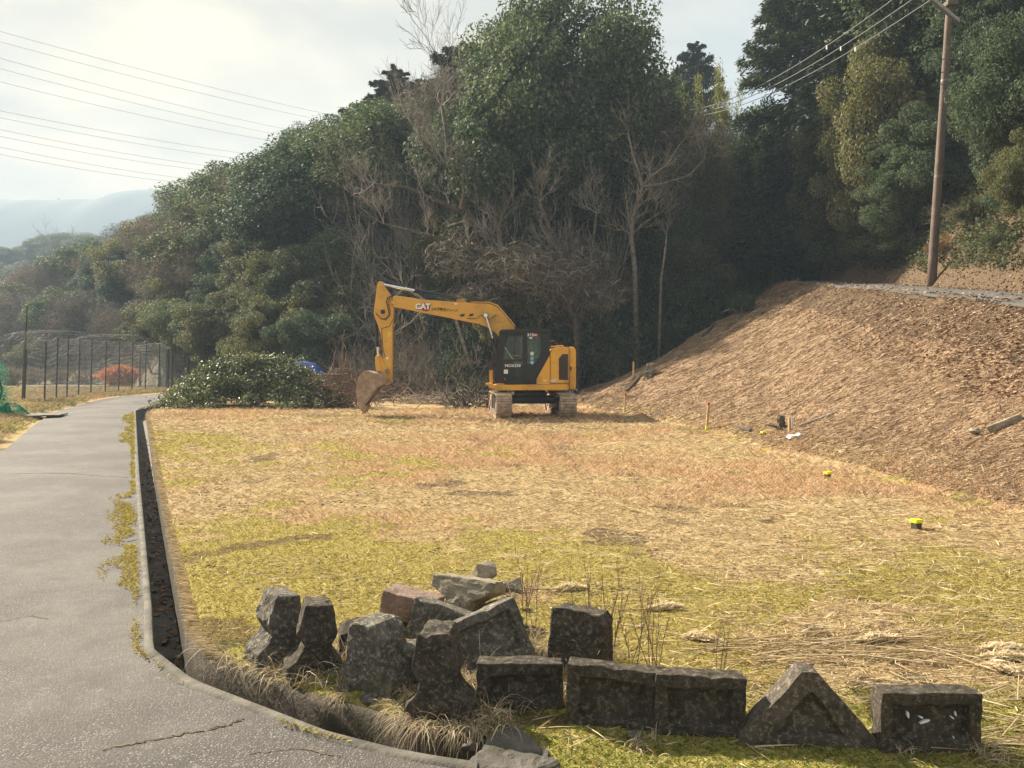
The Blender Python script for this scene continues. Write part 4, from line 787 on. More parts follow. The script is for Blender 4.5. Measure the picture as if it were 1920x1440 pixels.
# slewing ring and undercarriage
uc = MB(); q = pc([(575, 985), (1000, 985), (990, 1060), (585, 1060)], 25.0); uc.prism(q, 24.8, 26.4); uc.prism(pc([(530, 1060), (1110, 1060), (1110, 1145), (545, 1145)], 24.6), 24.7, 26.5); uc.build('car_body', M_blk, EXC, org=EO, bevel=.05)
ya = R(5.5)
def track(cx, label=None):
    Lh, hh, rr = 1.42, .0, .39; yc = 25.55; Mx = Matrix.Translation((cx, yc, .40)) @ Matrix.Rotation(ya, 4, 'Z'); root = MB()
    # stadium path in local Y,Z
    per = 4*Lh+2*math.pi*rr; n = 46; wd = .50
    core = MB(); poly = []
    for k in range(13): a = -math.pi/2+math.pi*k/12; poly.append((Lh+math.cos(a)*(rr-.075), math.sin(a)*(rr-.075)))
    for k in range(13): a = math.pi/2+math.pi*k/12; poly.append((-Lh+math.cos(a)*(rr-.075), math.sin(a)*(rr-.075)))
    def pos(s):
        s %= per
        if s < 2*Lh: return (-Lh+s, rr, 0)
        s -= 2*Lh
        if s < math.pi*rr: a = s/rr; return (Lh+math.sin(a)*rr, math.cos(a)*rr, a)
        s -= math.pi*rr
        if s < 2*Lh: return (Lh-s, -rr, math.pi)
        s -= 2*Lh; a = s/rr; return (-Lh-math.sin(a)*rr, -math.cos(a)*rr, math.pi+a)
    for k in range(n):
        y, z, a = pos(k*per/n); Rm = Matrix.Rotation(-a, 4, 'X'); M_ = Mx @ Matrix.Translation((0, y, z)) @ Rm
        root.box(M_ @ Vector((0, 0, -.012)), (wd, per/n*.93, .022), M_.to_3x3().to_4x4())
        root.box(M_ @ Vector((0, .0, .012)), (wd*.99, .022, .035), M_.to_3x3().to_4x4()); root.box(M_ @ Vector((0, -per/n*.38, .006)), (wd*.99, .02, .022), M_.to_3x3().to_4x4())
    tr = root.build('track', M_mud, EXC, org=EO, bevel=.004, seg=1)
    def prism_yz(poly, w0, w1):
        mb = MB(); n_ = len(poly); mb.add([Mx @ Vector((w0, y, z)) for y, z in poly]+[Mx @ Vector((w1, y, z)) for y, z in poly], [tuple(range(n_)), tuple(range(2*n_-1, n_-1, -1))]+[(i, i+n_, (i+1) % n_+n_, (i+1) % n_) for i in range(n_)]); return mb
    prism_yz([(-Lh, -.16), (Lh, -.16), (Lh, .16), (-Lh*.4, .22), (-Lh, .16)], -.15, .15).build('track_frame', M_blk, tr, org=EO, bevel=.02)
    for yy, nm, ra in ((Lh, 'sprocket', .32), (-Lh, 'idler', .33)):
        mb = MB(); mb.tube([Mx @ Vector((-.20, yy, 0)), Mx @ Vector((.20, yy, 0))], ra, 24); mb.tube([Mx @ Vector((-.235, yy, 0)), Mx @ Vector((.235, yy, 0))], .13, 14)
        for q in range(18):
            a = q*math.pi/9; mb.box(Mx @ Vector((0, yy+math.cos(a)*(ra+.01), math.sin(a)*(ra+.01))), (.08, .05, .05), (Matrix.Rotation(ya, 4, 'Z') @ Matrix.Rotation(a, 4, 'X')))
        mb.build(nm, M_mud, tr, org=EO)
    for q in range(7):
        yy = -Lh+.4+q*(2*Lh-.8)/6; mb = MB(); mb.tube([Mx @ Vector((-.19, yy, -rr+.12)), Mx @ Vector((.19, yy, -rr+.12))], .095, 14); mb.build('roller', M_mud, tr, org=EO)
    return tr
p = at(880+427/6.857, 760, 23.9); track(-.41); track(1.59)
# boom (centre line of the machine), stick, bucket
BN, BF = 25.42, 25.84
def pa(pts, Y=BN): return [za(x, y, Y) for x, y in pts]
boom = MB(); boom.prism(pa([(372, 212), (392, 207), (520, 224), (560, 234), (830, 254), (940, 262), (1060, 264), (1118, 288), (1160, 330), (1215, 398), (1248, 440), (1300, 560), (1290, 640), (1215, 640), (1150, 520), (1105, 468), (1050, 432), (990, 408), (900, 392), (740, 358), (600, 332), (480, 306), (372, 288)]), BN, BF)
BOOM = boom.build('boom', M_yelb, EXC, org=EO, bevel=.018)
tp = MB(); tp.prism(pa([(935, 258), (1062, 260), (1122, 284), (1220, 396), (1250, 436), (1256, 430), (1226, 388), (1128, 276), (1064, 252), (935, 252)]), BN-.01, BF+.01); tp.build('boom_edge_plate', M_yelb, BOOM, org=EO)
hn = MB()
for k in range(3):
    yy = BN+.02+k*.05; q = pa([(360, 215), (470, 200), (520, 186), (600, 205), (700, 215), (820, 230), (880, 222), (960, 232), (1040, 258), (1130, 275), (1190, 345), (1240, 410), (1262, 470)], yy); hn.tube([(a[0], yy, a[1]+.02*k) for a in q], .016, 6)
hn.build('hydraulic_hoses', M_rub, BOOM, org=EO)
hn = MB(); q = pa([(1115, 345), (1090, 368), (1050, 385), (1010, 348), (980, 370), (940, 376), (905, 370)], BN-.02); hn.tube([(a[0], BN-.02, a[1]) for a in q], .010, 5); hn.build('boom_hose', M_rub, BOOM, org=EO)
for (x, y) in ((872, 350), (935, 348)):
    p = za(x, y, BN); mb = MB(); mb.box((p[0], BN-.02, p[1]), (.10, .05, .07)); mb.tube([(p[0]-.08, BN-.02, p[1]-.03), (p[0]+.08, BN-.02, p[1]+.03)], .02, 6); mb.build('hose_clamp', M_rub, BOOM, org=EO, bevel=.008)
def pin(par, x, y, r, mat=M_blk, Y0=BN-.05, Y1=BF+.05, nm='pin'):
    p = za(x, y, Y0); mb = MB(); mb.tube([(p[0], Y0, p[1]), (p[0], Y1, p[1])], r, 20); mb.tube([(p[0], Y0-.02, p[1]), (p[0], Y1+.02, p[1])], r*.5, 14); return mb.build(nm, mat, par, org=EO)
pin(BOOM, 1040, 353, .085)
def cyl(par, a, b, f, rb_, rr_, Y0, Y1, name):       # barrel from a, rod towards b
    A = Vector((a[0], Y0, a[1])); B = Vector((b[0], Y0, b[1])); 
    for yy in ([Y0] if Y1 is None else [Y0, Y1]):
        A.y = B.y = yy; m_ = A.lerp(B, f); mb = MB(); mb.tube([A, m_], rb_, 14); mb.tube([m_-(B-A).normalized()*.08, m_+(B-A).normalized()*.03], rb_*1.18, 14); o = mb.build(name, M_blk, par, org=EO)
        mb = MB(); mb.tube([m_, B], rr_, 12); mb.tube([B+Vector((0, -.06, 0)), B+Vector((0, .06, 0))], rr_*1.9, 12); mb.build('rod', M_chr, o, org=EO)
    return o
cyl(EXC, za(1180, 800, BN), za(1040, 353, BN), .62, .065, .036, BN-.10, BF+.10, 'boom_cylinder')
cyl(BOOM, za(845, 232, 25.63), za(292, 128, 25.63), .56, .072, .045, 25.63, None, 'stick_cylinder')
mb = MB(); mb.prism(pa([(822, 256), (838, 205), (862, 212), (905, 260)]), 25.54, 25.72); mb.build('cylinder_bracket', M_yelb, BOOM, org=EO, bevel=.01)
SN, SF = 25.47, 25.79
stick = MB(); stick.prism(pa([(270, 104), (290, 106), (308, 140), (345, 192), (352, 215), (374, 292), (366, 420), (362, 700), (358, 826), (336, 846), (318, 852), (308, 820), (300, 640), (286, 500), (262, 420), (236, 352), (234, 318), (246, 230), (256, 140)], SN), SN, SF); STICK = stick.build('stick', M_yelb, EXC, org=EO, bevel=.018)
ck = MB()
for yy0, yy1 in ((BN-.03, BN-.001), (BF+.001, BF+.03)): ck.prism(pa([(338, 246), (395, 250), (396, 272), (340, 270)]), yy0, yy1)
ck.build('boom_tip_plate', M_yelb, BOOM, org=EO, bevel=.008); pin(STICK, 352, 258, .06, M_yelb, SN-.06, SF+.06)
hs = MB(); q = pa([(365, 214), (335, 222), (325, 250), (336, 300), (345, 340), (325, 372), (290, 378), (262, 350), (250, 335)], SN-.03); hs.tube([(a[0], SN-.04, a[1]) for a in q], .014, 6); q = pa([(352, 225), (340, 260), (350, 310), (352, 350), (320, 385), (285, 372)], SN-.03); hs.tube([(a[0], SN-.07, a[1]) for a in q], .014, 6)
q = pa([(370, 380), (345, 430), (290, 445), (292, 500), (300, 600), (318, 660)], SN-.03); hs.tube([(a[0], SN-.02, a[1]) for a in q], .010, 6); hs.build('stick_hoses', M_rub, STICK, org=EO)
mb = MB(); p = za(300, 325, SN); mb.box((p[0], SN-.03, p[1]), (.13, .06, .13)); mb.build('hose_clamp', M_rub, STICK, org=EO, bevel=.02)
for (x, y, w_, h_, m_) in ((345, 488, .09, .17, M_ylab), (328, 658, .10, .07, M_white), (286, 470, .04, .10, M_yelb)):
    p = za(x, y, SN); mb = MB(); mb.box((p[0], SN-.004, p[1]), (w_, .006, h_)); mb.build('label_plate', m_, STICK, org=EO)
cyl(STICK, za(240, 345, SN), za(260, 650, SN), .74, .062, .04, (SN+SF)/2, None, 'bucket_cylinder')
lk = MB()
for yy in (SN-.04,): lk.prism(pa([(248, 640), (275, 640), (330, 735), (345, 760), (322, 770), (270, 690), (248, 668)], SN), yy, yy+.035)
lk.build('bucket_link', M_yelb, STICK, org=EO, bevel=.008)
lk = MB(); lk.prism(pa([(248, 640), (275, 640), (330, 735), (345, 760), (322, 770), (270, 690), (248, 668)], SN), SF, SF+.035); lk.build('bucket_link', M_yelb, STICK, org=EO, bevel=.008)
for yy in (SN-.08, SF+.045): lk = MB(); lk.prism(pa([(246, 650), (276, 655), (290, 760), (262, 770), (248, 720)], SN), yy, yy+.03); lk.build('bucket_linkage', M_yelb, STICK, org=EO, bevel=.008)
pin(STICK, 332, 752, .075, M_rust, SN-.07, SF+.07); pin(STICK, 272, 762, .06, M_rust, SN-.09, SF+.09); pin(STICK, 262, 652, .05, M_yelb, SN-.09, SF+.09)
# bucket: curved shell, two side plates, ribs, teeth
KN, KF = 25.18, 26.08
prof = [(300, 775), (258, 768), (232, 765), (200, 752), (165, 750), (132, 780), (110, 840), (104, 905), (112, 970), (128, 1022)]
shell = MB(); q = pa(prof, KN); inner = [(x+(.03 if i > 3 else 0), z-(.03 if i <= 4 else 0)) for i, (x, z) in enumerate(q)]
n = len(q); vs = []
for yy in (KN, KF): vs += [(x, yy, z) for x, z in q]+[(x, yy, z) for x, z in inner]
fs = []
for i in range(n-1): fs += [(i, i+1, 2*n+i+1, 2*n+i), (n+i, 3*n+i, 3*n+i+1, n+i+1), (i, n+i, n+i+1, i+1), (2*n+i, 2*n+i+1, 3*n+i+1, 3*n+i)]
fs += [(0, 2*n, 3*n, n), (n-1, 2*n-1, 4*n-1, 3*n-1)]
shell.add(vs, fs); BUCK = shell.build('bucket', M_rust, EXC, org=EO)
sd = prof+[(150, 1046), (160, 1012), (200, 955), (262, 872), (318, 838), (330, 828), (318, 790)]
for yy in (KN-.002, KF-.03):
    mb = MB(); mb.prism(pa(sd, KN), yy, yy+.032); mb.build('side_plate', M_rust, BUCK, org=EO, bevel=.005)
rb_ = MB(); rb_.prism(pa([(205, 925), (268, 862), (250, 835), (232, 842), (195, 905)], KN), KN-.02, KN-.003); rb_.prism(pa([(152, 985), (205, 925), (196, 900), (140, 960)], KN), KN-.018, KN-.003); rb_.prism(pa([(190, 760), (206, 850), (218, 925), (224, 920), (214, 845), (200, 758)], KN), KN-.015, KN-.003); rb_.build('wear_strip', M_mud, BUCK, org=EO)
ea = MB()
for yy in (25.40, 25.80): ea.prism(pa([(262, 742), (300, 740), (352, 800), (352, 832), (322, 850), (290, 820)], SN), yy, yy+.04)
ea.build('bucket_ear', M_yelb, BUCK, org=EO, bevel=.006); pin(BUCK, 340, 826, .07, M_rust, SN-.1, SF+.1)
for k in range(5):
    yy = KN+.04+k*(KF-KN-.14)/4; mb = MB(); mb.prism(pa([(120, 995), (172, 1000), (176, 1015), (160, 1045), (152, 1062), (146, 1045), (130, 1025)], KN), yy, yy+.07); mb.build('tooth', M_mud, BUCK, org=EO, bevel=.006)
# logo and load plate on the boom
p = za(587, 288, BN); mb = MB(); mb.prism(pa([(592, 262), (625, 266), (640, 292), (625, 322), (588, 320), (580, 300)]), BN-.006, BN-.002); mb.build('badge', M_red, BOOM, org=EO, bevel=.002)
text('CAT', .245, M_ink, BOOM, p[0]+.015, BN-.009, p[1]-.015, bold=.02); text('CAT', .245, M_white, BOOM, p[0], BN-.014, p[1], bold=.014)
p = za(745, 311, BN); o = text('2.9t 移動式クレーン', .115, M_ink, BOOM, p[0], BN-.005, p[1], bold=.003, sx=.85); o.rotation_euler = (R(90), R(3.5), 0)
for (x, y) in ((825, 268),):
    p = za(x, y, BN); mb = MB(); mb.box((p[0], BN-.004, p[1]), (.09, .005, .05)); mb.build('label_plate', M_white, BOOM, org=EO)

# ------------------------------------------------------------------ concrete blocks in the foreground
def mat_block(name, c1, c2, spots=(.40, .38, .33), s0=.62, moss=0):
    m, t, b = new_mat(name); f = noise(t, 8, 7, .65, 'Object'); f2 = noise(t, 42, 7, .75, 'Object'); f3 = noise(t, 21, 5, .7, 'Object')
    col = mixc(t, rampf(t, f, .35, .65), c1, c2); col = mixc(t, rampf(t, f2, .48, .66, 0, .75), col, tuple(min(1, x*2.6) for x in c2)); col = mixc(t, rampf(t, noise(t, 3.5, 8, .75, 'Object'), .50, .62, 0, .6), col, tuple(x*.45 for x in c1)); col = mixc(t, rampf(t, f3, s0, s0+.04), col, spots)
    if moss: col = mixc(t, rampf(t, noise(t, 5, 6, .6, 'Object'), .55, .65, 0, moss), col, (.10, .10, .03))
    t.links.new(col, b.inputs['Base Color']); b.inputs['Roughness'].default_value = .95; b.inputs['Specular IOR Level'].default_value = .2; h = t.nodes.new('ShaderNodeMath'); h.operation = 'ADD'; t.links.new(f2, h.inputs[0]); t.links.new(noise(t, 110, 4, .7, 'Object'), h.inputs[1]); bump(t, b, h.outputs[0], .9, .006); return m
M_bd = mat_block('sooty_concrete', (.040, .034, .028), (.085, .072, .056), s0=.66); M_bm = mat_block('stained_concrete', (.06, .052, .042), (.12, .10, .08), s0=.64, moss=.5); M_bl = mat_block('pale_concrete', (.30, .265, .20), (.19, .16, .12), (.42, .40, .33), .66)
M_bg = mat_block('lichened_concrete', (.075, .068, .058), (.15, .135, .11), s0=.63, moss=.35); M_br = mat_block('reddish_stone', (.23, .165, .135), (.16, .115, .095), (.3, .22, .18), .66)
def base_pt(u, v): return gnd(u, v)
def panel_block(u0, u1, vt, vb, label, mat=M_bd, rz=0, ry=0, rx=0, th=.095, tri=False, fr=.055, sink=.012, cat='concrete block', zlift=0):
    p = gnd((u0+u1)/2, vb); w_ = (u1-u0)/FPX*p.y; h_ = (vb-vt)/FPX*p.y*(.95 if tri else 1.0); hw = w_/2*(1.03 if tri else 1)
    outp = [(-hw, 0), (hw, 0), (hw, h_), (-hw, h_)] if not tri else [(-hw, 0), (hw, 0), (hw*.98, .045), (.03, h_), (-.03, h_), (-hw*.98, .045)]
    cx, cz = 0, (h_/2 if not tri else h_*.36); mb = MB(); n = len(outp)
    def inset(P, d):      # inward offset by line intersection
        res = []; m_ = len(P)
        for i in range(m_):
            a, b_, c = Vector(P[i-1]), Vector(P[i]), Vector(P[(i+1) % m_]); e1 = (b_-a).normalized(); e2 = (c-b_).normalized(); n1 = Vector((-e1.y, e1.x)); n2 = Vector((-e2.y, e2.x)); k = d/(1+n1.dot(n2)); res.append(tuple(b_+(n1+n2)*k))
        return res
    i1 = inset(outp, fr); i2 = inset(outp, fr+.012)
    if tri: i1 = [( -hw+.13, fr), (hw-.13, fr), (hw-.13, fr+.001), (.012, h_-.085), (-.012, h_-.085), (-hw+.13, fr+.001)]; i2 = [(-hw+.16, fr+.012), (hw-.16, fr+.012), (hw-.16, fr+.013), (.01, h_-.105), (-.01, h_-.105), (-hw+.16, fr+.013)]
    vs = [(x*.97, th, z) for x, z in outp]+[(x, 0, z) for x, z in outp]+[(x, 0, z) for x, z in i1]+[(x, .032, z) for x, z in i2]
    fs = [tuple(range(n))[::-1], tuple(range(3*n, 4*n))]
    for k in range(3):
        for i in range(n): j = (i+1) % n; fs.append((k*n+i, k*n+j, (k+1)*n+j, (k+1)*n+i))
    mb.add(vs, fs); o = mb.build('concrete_block', mat, None, (p.x, p.y, p.z-sink+zlift), bevel=.007, seg=2, rot=(rx, ry, rz), jit=.006, cuts=3); tag(o, label, cat); return o
panel_block(893, 1057, 1243, 1337, 'dark rectangular block with a sunken panel, leftmost of the front row', rz=R(-3), ry=R(-.5))
panel_block(1056, 1229, 1240, 1366, 'dark panelled block second in the front row, tipped down to the right', rz=R(-9), ry=R(3.2), sink=.03)
panel_block(1227, 1396, 1268, 1388, 'dark rectangular block with a sunken panel, touching the left corner of the triangular block', rz=R(-4), ry=R(1.6))
panel_block(1393, 1643, 1246, 1402, 'dark triangular block with a sunken triangular face', mat=M_bm, rz=R(-2), tri=True, th=.12)
eb = panel_block(1649, 1842, 1298, 1416, 'dark rectangular block with white paint chips, standing alone at the right end', rz=R(2), ry=R(.8), fr=.05)
cp = MB()
for (x, z, a, l) in ((-.09, .16, .2, .045), (-.035, .15, 1.2, .03), (-.02, .13, 1.9, .05), (.115, .165, .1, .03), (.10, .15, .9, .025), (.11, .06, .2, .02)):
    q = []
    for k in range(9): t_ = k/8*6.283; rr_ = l*.5*(.6+.5*random.random()); cx_, cz_ = math.cos(t_)*rr_*.28, math.sin(t_)*rr_; q.append((x+cx_*math.cos(a)-cz_*math.sin(a), z+cx_*math.sin(a)+cz_*math.cos(a)))
    cp.prism(q, .020, .032)
cp.build('paint_chip', M_white, eb)
PED = [(-.155, 0), (.155, 0), (.155, .07), (.125, .095), (.085, .14), (.072, .185), (.098, .215), (.108, .245), (.072, .385), (.062, .395), (-.062, .395), (-.072, .385), (-.108, .245), (-.098, .215), (-.072, .185), (-.085, .14), (-.125, .095), (-.155, .07)]
def pedestal(u, vt, vb, label, mat=M_bd, rz=0, rx=0, ry=0, th=.19, wx=1., prof=PED, zlift=-.015, hk=1.03, name='concrete_block'):
    p = gnd(u, vb); h_ = (vb-vt)/FPX*p.y*hk; s = h_/.395; mb = MB(); mb.prism([(x*s*wx, z*s) for x, z in prof], -th/2, th/2)
    o = mb.build(name, mat, None, (p.x, p.y+th/2, p.z+zlift), bevel=.009, seg=2, rot=(rx, ry, rz), jit=.009, cuts=3); tag(o, label, 'concrete block'); return o
pedestal(508, 1117, 1243, 'pedestal-shaped concrete block with pale flared foot, leftmost of the heap', M_bg, rz=R(38), ry=R(5), wx=1.0)
pedestal(578, 1137, 1272, 'dark pedestal-shaped block standing in dry grass, second from the left end of the heap', M_bd, rz=R(20), ry=R(4), wx=1.0)
LUMP = [(-.14, 0), (.15, 0), (.155, .08), (.12, .2), (.115, .30), (.07, .385), (-.05, .395), (-.09, .36), (-.12, .22), (-.15, .10)]
pedestal(705, 1172, 1306, 'rough lichen-spotted block with a chipped left face in the middle of the heap', M_bg, rz=R(-32), ry=R(-5), prof=LUMP, th=.20, wx=1.15)
pedestal(826, 1190, 1357, 'tall dark pedestal-shaped block standing nearest the gutter, with a narrow waist', M_bd, rz=R(-8), ry=R(-3), wx=.98)
def stone(u, vt, vb, wpx, label, mat, dep=None, seed=1, rz=0, rot=(0, 0), cat='stone', name='stone', npt=16, flat=1, zlift=-.02, yo=0):
    g = np.random.default_rng(seed); p = gnd(u, vb); p.y += yo; p.x = (u-960)/FPX*p.y; w_ = wpx/FPX*p.y; h_ = (vb-vt)/FPX*p.y; dep = dep or w_*.7; bm = bmesh.new()
    for q in unit(g, npt): q = np.sign(q)*np.abs(q)**.55; bm.verts.new((q[0]*w_/2/.9, q[1]*dep/2/.9, h_/2+q[2]*h_/2/.92))
    r = bmesh.ops.convex_hull(bm, input=bm.verts); bmesh.ops.delete(bm, geom=[e for e in r['geom_interior'] if isinstance(e, bmesh.types.BMVert)], context='VERTS')
    mb = MB(); bm.verts.index_update(); mb.add([v.co for v in bm.verts], [tuple(v.index for v in f.verts) for f in bm.faces]); bm.free()
    o = mb.build(name, mat, None, (p.x, p.y+dep/2, p.z+zlift), bevel=.010, rot=(rot[0], rot[1], rz), jit=.008, cuts=2); tag(o, label, cat); return o
TEE = [(-.21, .27), (.21, .27), (.21, .19), (.18, .165), (.08, .12), (.06, .02), (.03, 0), (-.09, 0), (-.11, .03), (-.09, .12), (-.17, .16), (-.21, .19)]
def free_block(u, vt, vb, prof, w_px, label, mat, rz=0, rx=0, ry=0, th=.2, lift=0, yo=0, cat='concrete block', name='concrete_block'):
    p = gnd(u, vb); Y = p.y+yo; x = (u-960)/FPX*Y; k = w_px/FPX*Y/(max(a for a, _ in prof)-min(a for a, _ in prof)); zz = max(b_ for _, b_ in prof); hz = (vb-vt)/FPX*Y/zz
    mb = MB(); mb.prism([(a*k, b_*hz) for a, b_ in prof], -th/2, th/2); zb = at(u, vb, Y).z
    o = mb.build(name, mat, None, (x, Y+th/2, (zb if lift is None else Hs(x, Y)+lift)), bevel=.009, rot=(rx, ry, rz), jit=.008, cuts=3); tag(o, label, cat); return o
free_block(868, 1095, 1172, TEE, 132, 'pale sunlit T-shaped concrete block lying on top of the heap', M_bl, rz=R(-28), rx=R(-14), th=.20, lift=.02, yo=-.05)
stone(905, 1058, 1100, 52, 'small pale block perched behind the T-shaped block, farthest of the heap', M_bl, seed=4, npt=12, zlift=-.01, rz=.4)
BOXP = [(-.5, 0), (.5, 0), (.5, 1), (-.5, 1)]
free_block(765, 1132, 1184, BOXP, 110, 'flat reddish-brown stone slab at the back of the heap', M_br, rz=R(-22), ry=R(7), th=.16, lift=.04, cat='stone', name='stone')
o = free_block(815, 1160, 1235, BOXP, 118, 'grey speckled slab leaning in the heap below the reddish slab', M_bg, rz=R(-14), ry=R(14), rx=R(-12), th=.15, lift=.05)
stone(785, 1205, 1292, 82, 'dark rounded lump of broken concrete wedged left of the tall pedestal-shaped block', M_bg, seed=14, rz=.3)
stone(668, 1166, 1230, 78, 'low dark blue-grey stone behind the grass between the pedestal-shaped and the lichen-spotted blocks', M_bd, seed=17, rz=.2, rot=(0, -.15))
stone(935, 1128, 1172, 74, 'pale angular stone peeping over the tilted panelled block', M_bl, seed=23, rz=.5, npt=11)
stone(960, 1085, 1118, 60, 'small shaded stone in the weeds right of the T-shaped block', M_bm, seed=27, rz=.5, npt=11)
stone(700, 1300, 1320, 60, 'grey rubble lump at the foot of the lichen-spotted block', M_bg, seed=29, rz=.5, npt=13)
tb_ = panel_block(872, 1012, 1150, 1262, 'lichened rectangular panelled block tilted up to the right on the heap', mat=M_bg, rz=R(16), ry=R(-19), rx=R(-16), th=.15, zlift=.03, fr=.05)
free_block(1090, 1152, 1262, [(-.5, 0), (.5, 0), (.46, .85), (.36, 1), (-.36, 1), (-.5, .97)], 112, 'upright block with a rough right side standing behind the front row', M_bd, rz=R(-24), rx=R(-8), ry=R(3), th=.18, lift=.0)
stone(640, 1286, 1299, 23, 'small smooth grey pebble lying on the bright moss', M_bg, seed=40, npt=30, rz=.2, name='pebble', cat='pebble', zlift=0)
stone(1195, 1382, 1396, 32, 'grey pebble on the moss in front of the front row', M_bg, seed=41, npt=30, rz=-.2, name='pebble', cat='pebble', zlift=0)

# ------------------------------------------------------------------ utility pole and wires
M_pole = mat_simple('rusty_brown_pole', (.145, .095, .07), (.085, .06, .048), 3, .75, .3, 30, dirt=(.20, .15, .12), dirt_scale=6); M_gal = mat_simple('galvanised_steel', (.42, .44, .46), (.3, .32, .34), 6, .45, metal=.7)
PB = gnd(1746, 537); pb = PB; PT = at(1787, -95, PB.y-.15); UP = empty('utility_pole', PB); tag(UP, 'tall brown utility pole leaning slightly right beside the upper road', 'utility pole')
mb = MB(); nP = 12; mb.tube([pb.lerp(PT, k/(nP-1))-Vector((0, 0, .4 if k == 0 else 0)) for k in range(nP)], [.150-.055*k/(nP-1) for k in range(nP)], 20); mb.build('pole', M_pole, UP, org=PB, smooth=True)
def on_pole(v): f = (537-v)/(537+95.); return pb.lerp(PT, f)
for v in (330, 150, 420):
    q = on_pole(v); d = (PT-pb).normalized(); mb = MB(); mb.tube([q-d*.03, q+d*.03], .138 if v > 200 else .122, 20); mb.build('band', M_steel, UP, org=PB)
arm0 = at(1797, 40, PB.y-.25); arm1 = at(1700, -40, PB.y-2.6); mb = MB(); dA = (arm1-arm0); Ma = dA.to_track_quat('X', 'Z').to_matrix().to_4x4(); mb.box((arm0+arm1)/2, (dA.length, .11, .13), Ma); mb.build('crossarm', M_gal, UP, org=PB, bevel=.01)
q = on_pole(8); mb = MB(); mb.box(q+Vector((0, -.05, 0)), (.34, .34, .16)); mb.build('clamp', M_pole, UP, org=PB, bevel=.02)
D0 = gnd(1268, 560); D0 = Vector(((1270-960)/FPX*58, 58, Hs((1270-960)/FPX*58, 58))); D1 = at(1278, 178, 58); DP = empty('utility_pole', D0); tag(DP, 'distant utility pole half hidden among the dark bamboo and trees', 'utility pole')
mb = MB(); mb.tube([D0-Vector((0, 0, .3)), D1], [.16, .10], 12); mb.build('pole', mat_simple('pale_pole', (.30, .27, .24), (.2, .18, .16), 4, .8), DP, org=D0)
mb = MB(); a = at(1262, 213, 57.6); b_ = at(1302, 222, 57.6); mb.tube([a, b_], .07, 6); mb.build('crossarm', M_gal, DP, org=D0); mb = MB(); mb.box(at(1267, 216, 57.5), (.5, .2, .25)); mb.build('transformer_box', M_gal, DP, org=D0)
def wire(a, b, r, label, group, sag=.5, mat=None, n=24, cat='wire'):
    a = Vector(a); b = Vector(b); mb = MB(); mb.tube([a.lerp(b, k/n)-Vector((0, 0, sag*4*(k/n)*(1-k/n))) for k in range(n+1)], r, 5); o = mb.build('wire', mat, None, loc=a, org=a); tag(o, label, cat, group); return o
M_wire = mat_simple('wire_dark', (.06, .06, .065), (.04, .04, .04), 5, .6); M_wirel = mat_simple('wire_pale', (.14, .145, .15), (.10, .10, .11), 5, .5)
for k, (u0, v0, u1, v1) in enumerate([(1700, -20, 1275, 207), (1738, -20, 1280, 214), (1775, -20, 1290, 218)]):
    o = wire(at(u0, v0, 23.5), at(u1, v1, 57.8), .017, ['upper', 'middle', 'lower'][k]+' of the three wires running from the tall pole down to the distant pole', 'wires of the utility poles', .9, M_wirel)
    s = MB(); q = at(u0, v0, 23.5).lerp(at(u1, v1, 57.8), .18); q.z -= .9*4*.18*.82+.05; s.box(q-Vector(o.location), (.05, .05, .16)); s.build('spacer', M_white, o)
wl = [((-60, 42), (655, 226)), ((-60, 62), (640, 236)), ((-60, 92), (540, 246)), ((-60, 112), (525, 256)), ((-60, 138), (515, 268)), ((-60, 195), (500, 296)), ((-60, 208), (470, 303)), ((-60, 230), (425, 318)), ((-60, 243), (415, 326)), ((-60, 263), (380, 341)), ((-60, 277), (365, 348))]
nm = ['topmost', 'second', 'third', 'fourth', 'fifth', 'sixth', 'seventh', 'eighth', 'ninth', 'tenth', 'lowest']
for k, ((u0, v0), (u1, v1)) in enumerate(wl):
    a = at(u0, v0, 150); b_ = at(u1, v1, 215); b2 = a+(b_-a)*1.25; b2.z += 1.5; wire(a, b2, .032, nm[k]+' of the eleven power lines crossing the sky at the left', 'power lines across the left sky', 1.2, M_wire, cat='power line')
for (u, vt, vb, lb) in ((110, 370, 388, 'tiny mast on the blue mountain ridge near the left edge'), (281, 350, 372, 'tiny mast on the blue mountain ridge above the wood edge')):
    a = at(u, vb+3, 1040); b_ = at(u, vt, 1040); mt_ = empty('mast', a); mb = MB()
    for s_ in (-1, 1): mb.tube([a+Vector((s_*3.5, 0, -5)), b_], [.7, .4], 4)
    for f in (.3, .6, .8): q = a.lerp(b_, f); mb.tube([q-Vector((5*(1-f*.6), 0, 0)), q+Vector((5*(1-f*.6), 0, 0))], .5, 4)
    mb.build('lattice', M_steel, mt_, org=a); tag(mt_, lb, 'mast')
